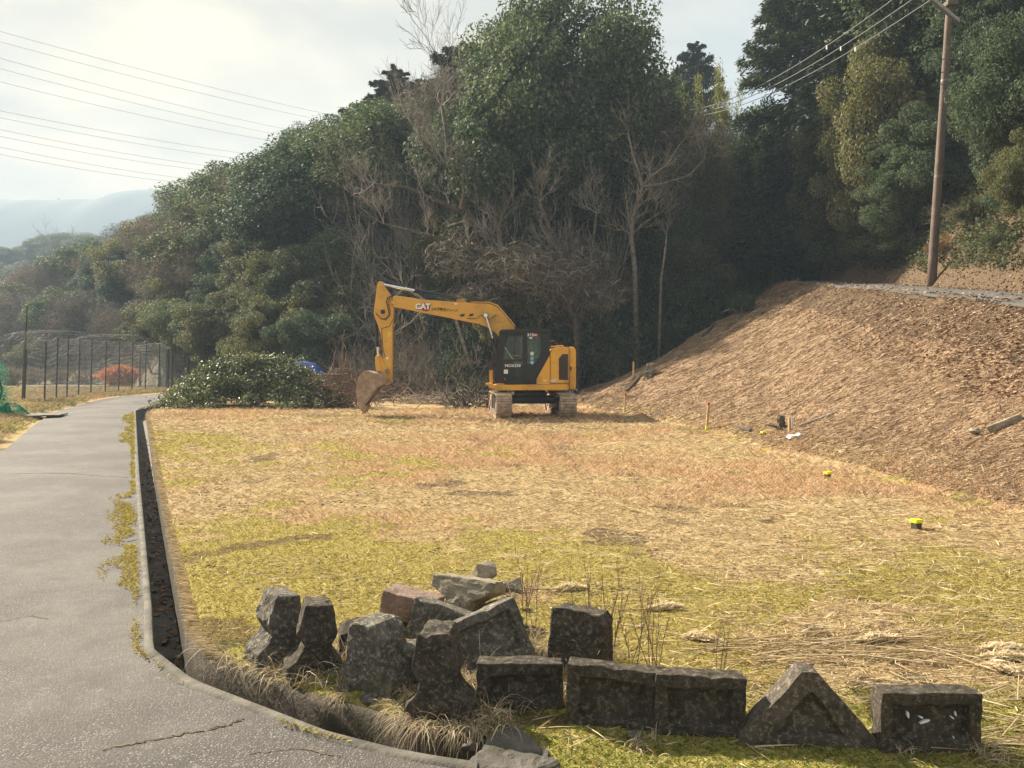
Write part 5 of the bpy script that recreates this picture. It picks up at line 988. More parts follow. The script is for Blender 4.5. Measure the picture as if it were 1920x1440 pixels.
# ------------------------------------------------------------------ fence, cage, netting
M_post = mat_simple('dark_fence_post', (.07, .07, .065), (.04, .04, .04), 5, .6); M_mesh = mat_simple('fence_wire', (.20, .215, .22), (.28, .29, .3), 4, .5)
M_pipe = mat_simple('pipe_post', (.12, .125, .13), (.08, .08, .08), 5, .5)
FP = [(83, 757, 640), (105, 752, 632), (125, 749, 636), (147, 744, 636), (170, 741, 637), (197, 739, 640), (222, 737, 640), (247, 735, 640), (272, 733, 642), (297, 731, 645)]
fence = empty('mesh_fence', gnd(45, 757)); FO = Vector(fence.location); tag(fence, 'tall wire mesh fence on thin dark posts along the left side of the road', 'fence')
def gp(u, v): 
    p = gnd(u, v); return p
bases = []; tops = []
p = gnd(43, 757); q = Vector((p.x+.25, p.y, at(55, 572, p.y).z)); mb = MB(); mb.tube([p-Vector((0, 0, .2)), p.lerp(q, .55)], .075, 8); mb.tube([p.lerp(q, .5), q], .03, 6); mb.build('corner_post', M_post, fence, org=FO); bases.append(p); tops.append(Vector((q.x-.1, q.y, at(50, 622, q.y).z)))
for (u, vb, vt) in FP:
    p = gnd(u, vb); q = Vector((p.x+.12, p.y, at(u, vt, p.y).z)); mb = MB(); mb.tube([p-Vector((0, 0, .2)), q], .036, 6); mb.build('post', M_post, fence, org=FO); bases.append(p); tops.append(q)
p = gnd(314, 731); q = Vector((p.x, p.y, at(318, 655, p.y).z)); mb = MB(); mb.tube([p-Vector((0, 0, .2)), q], .13, 8); mb.build('end_post', M_pipe, fence, org=FO); bases.append(p); tops.append(q)
def net(B, T, nh, sub, r, mat, parent, org, name='wire_mesh', wob=.04):
    p0 = []; p1 = []
    for k in range(nh+1):
        f = k/nh
        for i in range(len(B)-1):
            a = B[i].lerp(T[i], f); b_ = B[i+1].lerp(T[i+1], f); pr = a
            for s in range(1, sub+1):
                c = a.lerp(b_, s/sub)-Vector((0, 0, wob*4*(s/sub)*(1-s/sub)*(1 if k > nh*.3 else .2)))+Vector((0, 0, (random.random()-.5)*wob*.5 if s < sub else 0)); p0.append(pr); p1.append(c); pr = c
    for i in range(len(B)-1):
        for s in range(sub*2):
            a = B[i].lerp(B[i+1], s/(sub*2)); b_ = T[i].lerp(T[i+1], s/(sub*2)); p0.append(a); p1.append(b_-Vector((0, 0, wob)))
    V, F = tubes_np([tuple(a-org) for a in p0], [tuple(a-org) for a in p1], [r]*len(p0), [r]*len(p0), 3); link(name, mesh_np(name, V, F), mat, parent)
net(bases, tops, 13, 8, .0065, M_mesh, fence, FO)
mb = MB(); mb.tube([b_+Vector((0, -.05, .12)) for b_ in bases], .03, 6); mb.build('bottom_rail', M_pipe, fence, org=FO)
# rows of slack wire mesh standing behind (game fence), with grey posts
gf = empty('wire_pen', gnd(330, 722)); GO = Vector(gf.location); tag(gf, 'grey wire mesh pen with sagging horizontal wires beyond the road end', 'fence')
Bq = []; Tq = []
for (u, Y, vt) in ((262, 60, 658), (300, 59, 654), (322, 56, 652), (352, 57, 655), (388, 58, 655)):
    x = (u-960)/FPX*Y; z = Hs(x, Y); b_ = Vector((x, Y, z)); t_ = Vector((x, Y, at(u, vt, Y).z)); Bq.append(b_); Tq.append(t_); mb = MB(); mb.tube([b_-Vector((0, 0, .2)), t_], .085, 7); mb.build('post', M_pipe, gf, org=GO)
    # outward-leaning top
net(Bq, Tq, 9, 7, .016, M_mesh, gf, GO, wob=.22)
T2 = [t_+Vector((.1, -1.0, .42)) for t_ in Tq]; net(Tq, T2, 3, 6, .014, M_mesh, gf, GO, name='overhang_mesh', wob=.08)
Bl = [Vector(((u-960)/FPX*66, 66, 0)) for u in (165, 210, 260)]; Tl = [Vector((b_.x, b_.y, at(960+b_.x/66*FPX, v, 66).z)) for b_, v in zip(Bl, (680, 672, 662))]
net(Bl, Tl, 9, 8, .014, M_mesh, gf, GO, name='side_mesh', wob=.2)
# bird netting humps over the vegetable plots
nets = empty('plot_netting', (-30, 60, 0)); tag(nets, 'faint grey netting humped over poles on the vegetable plots beyond the fence', 'netting')
p0 = []; p1 = []
for (cx, cy, rx_, h_) in ((-37, 62, 5, 4.6), (-31, 60, 4, 4.2)):
    for k in range(26):
        a = -1+2*k/25; pr = None
        for s in range(15):
            f = -1+2*s/14; c = Vector((cx+a*rx_, cy+f*3, h_*max(0, (1-abs(f)**3))**.5*(1-abs(a)**4*.4)*(.9+.1*math.sin(k+cx)))); 
            if pr is not None: p0.append(pr); p1.append(c)
            pr = c
    for s in range(12):
        f = -1+2*s/11; pr = None
        for k in range(16):
            a = -1+2*k/15; c = Vector((cx+a*rx_, cy+f*3, h_*max(0, (1-abs(f)**3))**.5*(1-abs(a)**4*.4)))
            if pr is not None: p0.append(pr); p1.append(c)
            pr = c
V, F = tubes_np([tuple(a) for a in p0], [tuple(a) for a in p1], [.0035]*len(p0), [.0035]*len(p0), 3); link('net', mesh_np('net', V-np.array((-30, 60, 0)), F), M_mesh, nets)
# green net heap by the left edge
M_net = mat_leaf('green_netting', [(.01, .20, .13), (.02, .30, .20), (.04, .36, .26)], .4, .7, .2, (1, 1.1, 1), 0)
NB = gnd(18, 783); gn = empty('green_net', NB); tag(gn, 'crumpled bright green netting hanging on a post at the left edge of the road', 'netting')
g = np.random.default_rng(3); P = []
for k in range(5200):
    s = g.random()
    if s < .5: a = g.random(); q = np.array([-.55+a*.35+g.normal()*.13, g.normal()*.2, (1-a)*1.75+g.normal()*.06])
    else: a = g.random()*6.28; r = g.random()**.5; q = np.array([.0+math.cos(a)*.62*r, math.sin(a)*.5*r, .30*(1-r*r)*(1+.5*math.sin(a*3))+.03])
    P.append(q)
P = np.array(P); V, F = quads_np(P, unit(g, len(P)), .10*(.6+.7*g.random(len(P))), .18, g); link('net', mesh_np('net', V, F), M_net, gn)
mb = MB(); mb.tube([(-.55, .1, -.1), (-.30, .1, .9), (-.62, .1, 2.0)], .03, 6); mb.build('pole', M_post, gn)
SB = gnd(70, 783); mb = MB(); mb.prism([(-.75, 0), (.75, 0), (.75, .05), (-.75, .05)], -.7, .7); o = mb.build('concrete_slab', M_conc, None, (SB.x, SB.y, Hs(SB.x, SB.y)*0+.06), bevel=.015, rot=(0, 0, R(20)), jit=.01, cuts=2); tag(o, 'flat grey slab lying on the grass verge beside the green net', 'slab')
# posts / garden plants beyond the fence
M_orange = mat_leaf('orange_plume', [(.45, .17, .07), (.6, .26, .12), (.7, .36, .2)], .3, .8, .1, (1, 1, 1), 0)
def bushy(name, u, vt, vb, wpx, Y, mat, label, cat, n=5000, ls=.16, up=True, seed=2, org=None):
    g = np.random.default_rng(seed); x = (u-960)/FPX*Y; z0 = Hs(x, Y); hh = at(u, vt, Y).z-z0; wd = wpx/FPX*Y; P = []; T = []
    for k in range(n):
        a = g.normal()*.28; t = g.random()**.7; b_ = g.normal()*.2; P.append((a*wd*(.35+t*.75), b_*wd*.6, hh*t*(1-.35*min(1, abs(a)*1.3))*(.75+.25*g.random()))); T.append((a*1.2, b_, 1))
    P = np.array(P); Nn = unit(g, n)*np.array([1, 1, .3]); Nn /= np.linalg.norm(Nn, axis=1, keepdims=True); V, F = quads_np(P, Nn, ls*(.6+.8*g.random(n)), .2, g, np.array(T)); o = link(name, mesh_np(name, V, F), mat, None, (x, Y, z0)); tag(o, label, cat); return o
bushy('broom_bush', 226, 683, 716, 60, 64, M_orange, 'bright orange feathery bush glowing behind the mesh fence', 'shrub', 6000, .35)
for i_, (u, Y, w_) in enumerate(((60, 70, 46), (110, 72, 50), (160, 70, 40), (275, 72, 40), (300, 75, 40), (345, 74, 40), (20, 66, 50))):
    bushy('garden_plant', u, 686+i_ % 3*4, 716, w_, Y, M_Ldry if i_ % 2 else M_twigpale, ['leftmost but one', 'second from the left end', 'third from the left end', 'just right of the orange bush', 'second right of the orange bush', 'farthest right, beside the wire pen', 'at the very left edge'][i_]+' of the dried garden plants beyond the fence', 'plant', 1500, .3, seed=i_)
# ------------------------------------------------------------------ heap of cut evergreen branches
def gz(x, y): return Hs(x, y)
HP = Vector(((485-960)/FPX*32.0, 32.0, 0)); g = np.random.default_rng(44); heap = empty('brush_heap', HP); tag(heap, 'large heap of cut leafy evergreen branches lying at the road end left of the bucket', 'brush heap')
PP = []; NN = []; S = []
prof_h = lambda a: np.interp(a, [-3.5, -3.0, -2.0, -1.0, 0, 1.2, 2.2, 3.0, 3.4], [0, 1.0, 1.7, 2.0, 2.05, 1.85, 1.3, .8, .15])
for k in range(520):
    a = -3.3+6.6*g.random(); b_ = g.normal()*.95; hz = float(prof_h(a))*math.exp(-b_*b_*.38); c = np.array([a, b_, max(.05, hz*(.2+.8*g.random()**.5))]); d = unit(g, 1)[0]*np.array([1, .8, .6])+np.array([0, -.2, .15]); l = .55+.6*g.random()
    e = c+d*l*.5; s_ = c-d*l*.5; s_[2] = max(.03, s_[2]); e[2] = max(.05, e[2]); S.append((s_, e)); m_ = 95; t = g.random(m_)**.7; q = s_[None]*(1-t)[:, None]+e[None]*t[:, None]+g.normal(size=(m_, 3))*.13*np.array([1, 1, .8]); PP.append(q); NN.append(g.normal(size=(m_, 3))+np.array([0, -.1, .5]))
PP = np.concatenate(PP); NN = np.concatenate(NN); NN /= np.linalg.norm(NN, axis=1, keepdims=True); PP[:, 2] = np.abs(PP[:, 2])+.02
M_heap = mat_leaf('leaf_cut_branches', [(.045, .065, .03), (.085, .11, .055), (.14, .165, .09), (.21, .225, .14), (.32, .32, .23)], .18, .5, .3, objvar=0)
V, F = quads_np(PP, NN, .115*(.7+.7*g.random(len(PP))), .45, g, droop=.2); link('leaves', mesh_np('leaves', V, F), M_heap, heap)
V, F = tubes_np([s[0] for s in S], [s[1] for s in S], [.022]*len(S), [.008]*len(S), 4); link('branches', mesh_np('branches', V, F), M_bark, heap)
# pile of roots and brown branches right of it
def twig_pile(name, u, Y, w_, h_, dpt, n, label, mat, seed, r=.02, ll=1.2, cat='branch pile', lit=0):
    g = np.random.default_rng(seed); x = (u-960)/FPX*Y; z0 = Hs(x, Y); S = []
    for k in range(n):
        a = g.normal()*w_*.3; b_ = g.normal()*dpt*.3; hz = h_*math.exp(-(a/w_*2)**2)*g.random(); d = unit(g, 1)[0]*np.array([1, .7, .45]); c = np.array([a, b_, hz+.03]); grow(g, c-d*ll*.4, d, ll*(.4+.8*g.random()), r*(.4+g.random()), 1, S, spread=.9, upb=0, nseg=4, kids=(1, 3), wig=.35, shrink=.6, minr=.006)
    p0 = np.array([s[0] for s in S]); p1 = np.array([s[1] for s in S]); p0[:, 2] = np.maximum(p0[:, 2], .01); p1[:, 2] = np.maximum(p1[:, 2], .01)
    V, F = tubes_np(p0, p1, [s[2] for s in S], [s[3] for s in S], 4); o = link(name, mesh_np(name, V, F), mat, None, (x, Y, z0)); tag(o, label, cat); return o
M_root = mat_simple('torn_roots', (.20, .125, .08), (.12, .075, .05), 3, .95)
twig_pile('branch_pile', 632, 31, 2.0, 1.5, 1.6, 150, 'tangle of brown roots and branches between the leafy heap and the bucket', M_root, 1, .022, 1.3)
twig_pile('branch_pile', 815, 33.5, 4.0, .35, 1.5, 110, 'low windrow of grey twigs on the ground behind the digger arm', M_twigpale, 2, .02, 1.2)
twig_pile('branch_pile', 880, 30.5, 2.2, .5, 1.2, 60, 'cut branches with curved grey stems lying left of the tracks', M_bark, 3, .03, 1.5)
twig_pile('branch_pile', 720, 34.5, 3.5, .45, 1.5, 110, 'brown litter and sticks piled behind the bucket', M_root, 4, .02, 1.)
twig_pile('branch_pile', 345, 33.5, 1.6, .4, 1.2, 60, 'thin bare twigs sticking out of the left end of the leafy heap', M_twigpale, 5, .012, 1.)
twig_pile('branch_pile', 1010, 33.5, 4.5, .4, 1.5, 120, 'dry sticks strewn on the ground behind the excavator', M_twig, 6, .018, 1.2)
# blue sheet behind the heap
M_blue = mat_simple('blue_tarpaulin', (.02, .10, .50), (.015, .06, .32), 3, .5, .3, 20)
BX = Vector(((568-960)/FPX*35.5, 35.5, 0)); xs = np.linspace(-1.3, 1.3, 40); ysb = np.linspace(-.8, .8, 22); GX, GY = np.meshgrid(xs, ysb); topz = at(560, 678, 35.5).z
GZ = topz*np.clip(1-(np.abs(GX)/1.32)**3.0, 0, 1)**.6*np.clip(1-(np.abs(GY)/.82)**4, 0, 1)**.5-.12*sstep(0, 1.3, GX)+(fbm(GX, GY, .4, 6, 3)-.5)*.12; GZ = np.maximum(GZ, 0); i = np.arange(GX.size).reshape(GX.shape)
me = mesh_np('blue_sheet', np.stack([GX, GY, GZ], -1).reshape(-1, 3), np.stack([i[:-1, :-1], i[:-1, 1:], i[1:, 1:], i[1:, :-1]], -1).reshape(-1, 4)); o = link('blue_sheet', me, M_blue, None, BX, smooth=True); tag(o, 'bright blue sheet showing over the right end of the leafy heap', 'tarpaulin')

# ------------------------------------------------------------------ stakes, markers, litter, logs
M_stake = mat_simple('new_timber', (.46, .32, .16), (.34, .22, .10), 5, .8); M_redp = mat_simple('red_paint', (.55, .06, .04), (.4, .05, .03), 5, .6); M_pinkt = mat_simple('yellow_paint_tip', (.8, .62, .04), (.7, .5, .03), 5, .6)
def stake(u, vt, vb, label, red=True, yel=False, w_=.045, lean=0):
    p = gnd(u, vb); h_ = (vb-vt)/FPX*p.y; root = empty('survey_stake', p); root.rotation_euler = (0, lean, random.random()*.6); tag(root, label, 'stake'); mb = MB(); mb.box((0, 0, h_/2-.1), (w_, w_, h_+.2)); mb.build('post', M_stake, root, bevel=.003)
    if red: mb = MB(); mb.box((0, 0, h_-.03), (w_+.006, w_+.006, .075)); mb.build('painted_top', M_redp, root, bevel=.003)
    if yel: mb = MB(); mb.box((0, 0, .05), (w_+.008, w_+.008, .10)); mb.build('painted_foot', M_pinkt, root, bevel=.003)
stake(1325, 755, 806, 'wooden stake with red top and yellow foot at the base of the straw slope', True, True, .055, R(4)); stake(1171, 738, 775, 'wooden stake with red top just right of the excavator', True, False, .05, R(2)); stake(1188, 678, 711, 'plain yellowish stake beside the uprooted stump', False, False, .055)
stake(1118, 673, 703, 'plain grey stake right behind the engine housing', False); stake(1130, 645, 676, 'reddish stake farthest back in the dark hollow', False, False, .05); stake(1480, 783, 808, 'short weathered stake standing by the white plastic tube', False, False, .045)
M_yb = mat_simple('yellow_marker', (.75, .68, .02), (.65, .55, .02), 4, .5); 
def marker(u, vb, s, label):
    p = gnd(u, vb); root = empty('boundary_marker', p); root.rotation_euler = (0, 0, .3); tag(root, label, 'marker'); mb = MB(); mb.box((0, 0, s*.35), (s*.8, s*.8, s*.9)); mb.build('peg', M_bd, root); mb = MB(); mb.box((0, 0, s*.95), (s, s, s*.45)); mb.build('cap', M_yb, root, bevel=s*.08)
marker(1718, 992, .085, 'nearest small yellow-capped boundary peg on the field at the right'); marker(1552, 897, .085, 'small yellow-capped peg on the field in front of the straw slope'); marker(1431, 818, .09, 'farthest tiny yellow peg near the foot of the straw slope')
M_pvc = mat_simple('white_plastic', (.75, .75, .72), (.62, .6, .55), 5, .5)
p = gnd(1491, 822); g = np.random.default_rng(8); mb = MB(); mb.prism([(-.14, 0), (.13, .01), (.15, .05), (.06, .10), (.02, .05), (-.10, .06)], -.08, .08); o = mb.build('plastic_bag', M_pvc, None, p, bevel=.01, jit=.02, cuts=2); tag(o, 'crumpled white plastic bag on the ground at the slope foot', 'litter')
p = gnd(1483, 804); mb = MB(); mb.tube([(0, 0, -.05), (.02, 0, .22), (-.03, .02, .27)], .03, 8); o = mb.build('plastic_tube', M_pvc, None, p); tag(o, 'white plastic tube sticking up beside the short stake', 'tube')
def log(pts, rad, label, mat, name='log', cat='log', n=9):      # pts: (u, v) on the ground
    P = [gnd(u, v) for u, v in pts]; rr = rad if isinstance(rad, list) else [rad]*len(P); P = [p+Vector((0, 0, r*.7)) for p, r in zip(P, rr)]; mb = MB(); mb.tube(P, rr, n); o = mb.build(name, mat, None, P[0], org=P[0], jit=.01); tag(o, label, cat); return o
p = gnd(1880, 800); a = gnd(1852, 812); b_ = gnd(1916, 788); d = b_-a; mb = MB(); mb.box((0, 0, .04), (d.length, .11, .10), d.to_track_quat('X', 'Z').to_matrix().to_4x4()); o = mb.build('concrete_post', M_bl, None, (a+b_)/2, bevel=.012, jit=.004, cuts=2); tag(o, 'fallen square concrete post lying on the straw slope near the right edge', 'post')
stone(1838, 802, 815, 26, 'broken white concrete lump beside the fallen post', M_bl, seed=51, npt=14)
log([(1318, 632), (1338, 612), (1366, 592), (1372, 588)], [.07, .10, .09, .07], 'dark rotten log lying down the shaded edge of the slope', M_bark)
log([(1176, 735), (1196, 712), (1212, 698)], [.05, .06, .05], 'thin dark log leaning below the uprooted stump', M_bark)
log([(1215, 606), (1240, 610), (1262, 622)], [.07, .09, .08], 'pale curved log lying in the dark hollow', M_barkpale)
log([(1375, 800), (1390, 805), (1408, 810)], [.04, .045, .04], 'short dark stick of wood on the ground between stake and bag', M_bark)
log([(1500, 800), (1560, 778), (1622, 748)], [.03, .025, .02], 'long thin straw-coloured stem lying up the slope', M_barkpale, cat='stick', name='stick')
def stump(u, v, s, label, mat, seed):
    g = np.random.default_rng(seed); p = gnd(u, v); root = empty('tree_stump', p); tag(root, label, 'stump'); mb = MB(); mb.tube([(0, 0, -.15), (.02, 0, s*.4), (.08*s, 0, s)], [s*.42, s*.33, s*.30], 11); mb.build('trunk', mat, root, jit=.05, cuts=2)
    mb = MB()
    for k in range(9): a = k*.7+g.random(); mb.tube([(0, 0, s*.15), (math.cos(a)*s*.5, math.sin(a)*s*.5, s*(.1+.3*g.random())), (math.cos(a)*s*1.0, math.sin(a)*s*.9, s*.5*g.random())], [s*.13, s*.08, s*.03], 6)
    mb.build('root', mat, root)
stump(1392, 590, .9, 'shaggy stump wrapped in ivy on the crest of the slope', M_barkpale, 1); stump(1219, 708, .55, 'uprooted grey stump at the shaded foot of the slope', M_barkpale, 2); stump(1462, 806, .28, 'small cut stump beside the white tube', M_bark, 3); stump(1352, 545, .5, 'dark stump at the head of the slope beside the ivy-wrapped one', M_bark, 4)
tree('bushA', 1395, 545, float(gnd(1392, 590).y)-.3, 44, 'ivy clump growing over the shaggy stump', 'shrub')
tree('bushB', 1365, 520, float(gnd(1370, 570).y)+.5, 44, 'small green shrub left of the ivy-wrapped stump', 'shrub')
# retaining wall by the bamboo
p = gnd(1420, 523); Yw = p.y; mb = MB(); a = [at(1408, 526, Yw), at(1447, 526, Yw), at(1450, 462, Yw), at(1434, 462, Yw)]; mb.prism([(q.x, q.z-(.5 if i < 2 else 0)) for i, q in enumerate(a)], Yw, Yw+2.5)
o = mb.build('retaining_wall', mat_simple('mossy_wall', (.13, .125, .11), (.07, .07, .055), 2, .95, .8, 14, coord='Position'), None, p, org=p, bevel=.03, jit=.02, cuts=2); tag(o, 'small sloping grey concrete retaining wall at the head of the path', 'wall')
# lamp-like box post in the wood
LPp = at(1306, 500, 44); LPp.z = Hs(LPp.x, 44); lp = empty('box_post', LPp); tag(lp, 'old post carrying a rounded box in the shade before the bamboo', 'post')
mb = MB(); mb.tube([(0, 0, -.2), (0, 0, at(1306, 462, 44).z-LPp.z)], .06, 8); mb.build('post', M_barkpale, lp); zt = at(1306, 462, 44).z-LPp.z; mb = MB(); mb.tube([(0, 0, zt), (0, 0, zt+.2), (0, 0, zt+.5), (0, 0, zt+.62)], [.14, .19, .17, .06], 12); mb.build('box', mat_simple('weathered_box', (.16, .11, .08), (.1, .07, .05), 3, .8), lp); mb = MB(); mb.tube([(-.1, -.1, zt+.55), (.1, -.1, zt+.72), (.22, -.1, zt+.70)], .04, 6); mb.build('hood', M_gal, lp)

# ------------------------------------------------------------------ ground cover
def frustum_pts(n, y0, y1, g, umin=-60, umax=1980, pw=1.0):
    Y = np.exp(np.log(y0)+(np.log(y1)-np.log(y0))*g.random(n)**pw); u = umin+(umax-umin)*g.random(n); X = (u-960)/FPX*Y; return X, Y
def blades(name, X, Y, Z, length, width, lean, mat, g, lie=False, T=None, kind='stuff', label=None, cat=None):
    n = len(X); a = g.random(n)*6.283; P = np.stack([X, Y, Z], -1)
    if T is None: T = np.stack([np.cos(a)*lean, np.sin(a)*lean, np.ones(n)*(0 if lie else 1)], -1)
    T = T/np.linalg.norm(T, axis=1, keepdims=True); s = np.cross(T, g.normal(size=(n, 3))); s /= np.linalg.norm(s, axis=1, keepdims=True)+1e-9; l = length[:, None]; w_ = width[:, None]
    bend = np.stack([np.cos(a), np.sin(a), -.3*np.ones(n)], -1)*(.35*l)*(0.25 if lie else 1)
    V = np.zeros((n, 5, 3)); V[:, 0] = P-s*w_*.5; V[:, 1] = P+s*w_*.5; V[:, 2] = P+T*l*.55+s*w_*.4+bend*.25; V[:, 3] = P+T*l*.55-s*w_*.4+bend*.25; V[:, 4] = P+T*l+bend
    V = V.reshape(-1, 3); b_ = np.arange(n)[:, None]*5; F1 = np.concatenate([b_+0, b_+1, b_+2, b_+3], 1); F2 = np.concatenate([b_+3, b_+2, b_+4, b_+4], 1)
    # quads plus tip triangles as one polygon of five corners
    F = np.concatenate([b_+0, b_+1, b_+2, b_+4, b_+3], 1); o = link(name, mesh_np(name, V, F), mat); tag(o, label, cat, None, kind); return o
g = np.random.default_rng(123)
M_gmoss = mat_leaf('moss_shoots', [(.16, .125, .05), (.28, .23, .08), (.42, .34, .11), (.54, .45, .18), (.24, .22, .08)], .3, .8, .1, (1.2, 1.15, .6), 0)
M_gmossg = mat_leaf('green_moss', [(.05, .08, .010), (.10, .15, .018), (.18, .24, .03), (.34, .36, .06)], .3, .8, .1, (1.2, 1.15, .6), 0)
M_gstraw = mat_leaf('dry_straw', [(.26, .18, .09), (.42, .31, .17), (.56, .44, .27), (.68, .57, .40)], .2, .8, .1, (1, 1, 1), 0)
M_gpink = mat_leaf('reddish_dry_grass', [(.42, .26, .14), (.56, .38, .22), (.62, .46, .29), (.66, .53, .36)], .25, .8, .1, (1, 1, 1), 0)
M_gslope = mat_leaf('slope_straw', [(.13, .078, .042), (.23, .145, .085), (.34, .235, .15), (.52, .40, .28), (.18, .11, .065)], .1, .85, .1, (1, 1, 1), 0)
M_litter = mat_leaf('fallen_leaves', [(.11, .06, .035), (.22, .13, .08), (.34, .22, .15), (.46, .34, .25)], .1, .8, .1, (1, 1, 1), 0)
X, Y = frustum_pts(430000, 2.7, 30, g); Z = H(X, Y); mo, pi, li, so_, sl_ = weights(X, Y, Z); ok = (X > Xlip(Y)+.01) & (Z < .5); r = g.random(len(X)); xcz = ok
k1 = ok & ((r < mo*.9) | ((Y < 3.75) & (X > -.4) & (r < .85))); k2 = ok & ~k1 & (r < .15+pi*.9*(1-mo)) & (pi > .15); k3 = ok & ~k1 & ~k2 & (g.random(len(X)) < .55)
near = ((Y < 3.75) & (X > -.4)) | ((X < Xlip(Y)+.45) & (Y < 4.4))
sc_ = (.55+Y/9)
for sel, mt_, nm_, L0, W0, ln in ((k1 & ~near, M_gmoss, 'moss', .022, .0042, 1.0), (k1 & near, M_gmossg, 'moss', .022, .0036, 1.0), (k2, M_gpink, 'dry_grass', .045, .0048, .8), (k3, M_gstraw, 'dry_grass', .042, .0042, 2.2)):
    x, y, z = X[sel], Y[sel], Z[sel]; s = sc_[sel]; blades(nm_, x, y, z-.003, L0*s*(.5+g.random(len(x))), W0*s*(.6+.8*g.random(len(x))), ln, mt_, g)
# lying straw on the field
X, Y = frustum_pts(18000, 3.2, 28, g, pw=.9); Z = H(X, Y); kk = (X > Xlip(Y)+.15) & (Z < .5) & (g.random(len(X)) < .25+.9*sstep(-1, 6, X/Y*10)); X, Y, Z = X[kk], Y[kk], Z[kk]
a = g.normal(size=len(X))*.6; T = np.stack([np.cos(a), np.sin(a)*1.2, .05+.12*g.random(len(X))], -1); blades('dry_grass', X, Y, Z+.012, (.06+.16*g.random(len(X))), .0028+.0006*Y, 0, M_gstraw, g, True, T)
# clods and dark holes in the moss
def scatter_lumps(name, X, Y, Z, s, mat, g, kind='stuff'):
    ico = [(0, 0, 1), (.9, 0, .2), (.28, .85, .2), (-.73, .53, .2), (-.73, -.53, .2), (.28, -.85, .2), (0, 0, -.5)]; fc = [(0, i+1, (i+1) % 5+1) for i in range(5)]+[(6, (i+1) % 5+1, i+1) for i in range(5)]
    n = len(X); B = np.array(ico)[None]*s[:, None, None]*(.6+.8*g.random((n, 7, 1)))*np.array([1, 1, .55]); V = B+np.stack([X, Y, Z], -1)[:, None]; F = (np.array(fc)[None]+np.arange(n)[:, None, None]*7).reshape(-1, 3); o = link(name, mesh_np(name, V.reshape(-1, 3), F), mat); tag(o, kind=kind); return o
M_clod = mat_simple('dark_clods', (.075, .055, .030), (.15, .115, .06), 12, .95, .6, 60, coord='Position')
X, Y = frustum_pts(26000, 3.4, 26, g); Z = H(X, Y); cl = fbm(X, Y, .6, 91, 3); kk = (X > Xlip(Y)+.1) & (Z < .4) & (cl > .59) & (g.random(len(X)) < .6); X, Y, Z = X[kk], Y[kk], Z[kk]
scatter_lumps('clods', X, Y, Z-.004, (.008+.012*g.random(len(X)))*(1+Y/16), M_clod, g)
# straw, sticks and leaves on the embankment
X, Y = frustum_pts(260000, 6, 44, g, 1040, 2000); Z = H(X, Y); xc_ = np.interp(Y, cY, cX); kk = (Z > .05) & (X < xc_+.2) & (footdist(X, Y) < 2); X, Y, Z = X[kk], Y[kk], Z[kk]; e = .05
gx = (H(X+e, Y, False)-H(X-e, Y, False))/(2*e); nS = len(X); a = g.normal(size=nS)*.9+np.where(g.random(nS) < .45, g.random(nS)*3.1, 0)
T = np.stack([np.cos(a), -np.sin(a)*.9-.55, 0*a], -1); T[:, 2] = T[:, 0]*gx+.12*g.random(nS)-.02
blades('straw_cover', X, Y, Z+.02*g.random(nS), (.05+.24*g.random(nS)**2.4)*(.5+Y/28), (.005+.010*g.random(nS))*(.35+Y/26), 0, M_gslope, g, True, T)
X, Y = frustum_pts(60000, 8, 44, g, 1250, 2000); Z = H(X, Y); xc_ = np.interp(Y, cY, cX); kk = (X > xc_-2.0) & (X < xc_+5.5) & ((X < xc_+.15) | (X > xc_+2.2) | (g.random(len(X)) < .05)) & (g.random(len(X)) < np.where(X > xc_, .8, .45)); X, Y, Z = X[kk], Y[kk], Z[kk]
P = np.stack([X, Y, Z+.03+.10*((X > np.interp(Y, cY, cX)) & (X < np.interp(Y, cY, cX)+2.6))], -1); Nn = unit(g, len(X))*.5+np.array([0, 0, 1]); Nn /= np.linalg.norm(Nn, axis=1, keepdims=True); V, F = quads_np(P, Nn, .07+.05*g.random(len(X)), .6, g, droop=.2); tag(link('fallen_leaves', mesh_np('fallen_leaves', V, F), M_litter), kind='stuff')
# undergrowth on the bank
X, Y = frustum_pts(150000, 14, 46, g, 1430, 2000); Z = H(X, Y); kk = (X > np.interp(Y, cY, cX)+3.1) & (X < np.interp(Y, cY, cX)+10) & (fbm(X, Y, 1.6, 12, 3) > .38); X, Y, Z = X[kk], Y[kk], Z[kk]
P = np.stack([X, Y, Z+.05+.6*g.random(len(X))**2], -1)-np.array([.15, .1, 0])*g.random((len(X), 1)); Nn = g.normal(size=P.shape)+np.array([-.3, -.3, .6]); Nn /= np.linalg.norm(Nn, axis=1, keepdims=True); V, F = quads_np(P, Nn, .09+.08*g.random(len(X)), .5, g, droop=.2); tag(link('ground_ivy', mesh_np('ground_ivy', V, F), M_Lol), kind='stuff')
# leaf litter and low weeds at the forest foot
X, Y = frustum_pts(60000, 30, 60, g, 300, 1480); Z = H(X, Y); d_ = footdist(X, Y); kk = (d_ > -4) & (d_ < 8); X, Y, Z = X[kk], Y[kk], Z[kk]
P = np.stack([X, Y, Z+.03], -1); Nn = unit(g, len(X))*.6+np.array([0, 0, 1]); Nn /= np.linalg.norm(Nn, axis=1, keepdims=True); V, F = quads_np(P, Nn, .10+.10*g.random(len(X)), .5, g, droop=.2); tag(link('fallen_leaves', mesh_np('fallen_leaves', V, F), M_litter), kind='stuff')
# churned clods around the machine
X = .5+g.normal(size=1600)*3.2; Y = 24.6+g.normal(size=1600)*2.2; Z = H(X, Y); kk = Z < .5; scatter_lumps('clods', X[kk], Y[kk], Z[kk], .025+.035*g.random(kk.sum()), mat_simple('churned_soil', (.11, .075, .045), (.19, .135, .08), 6, .95, .5, 40, coord='Position'), g)
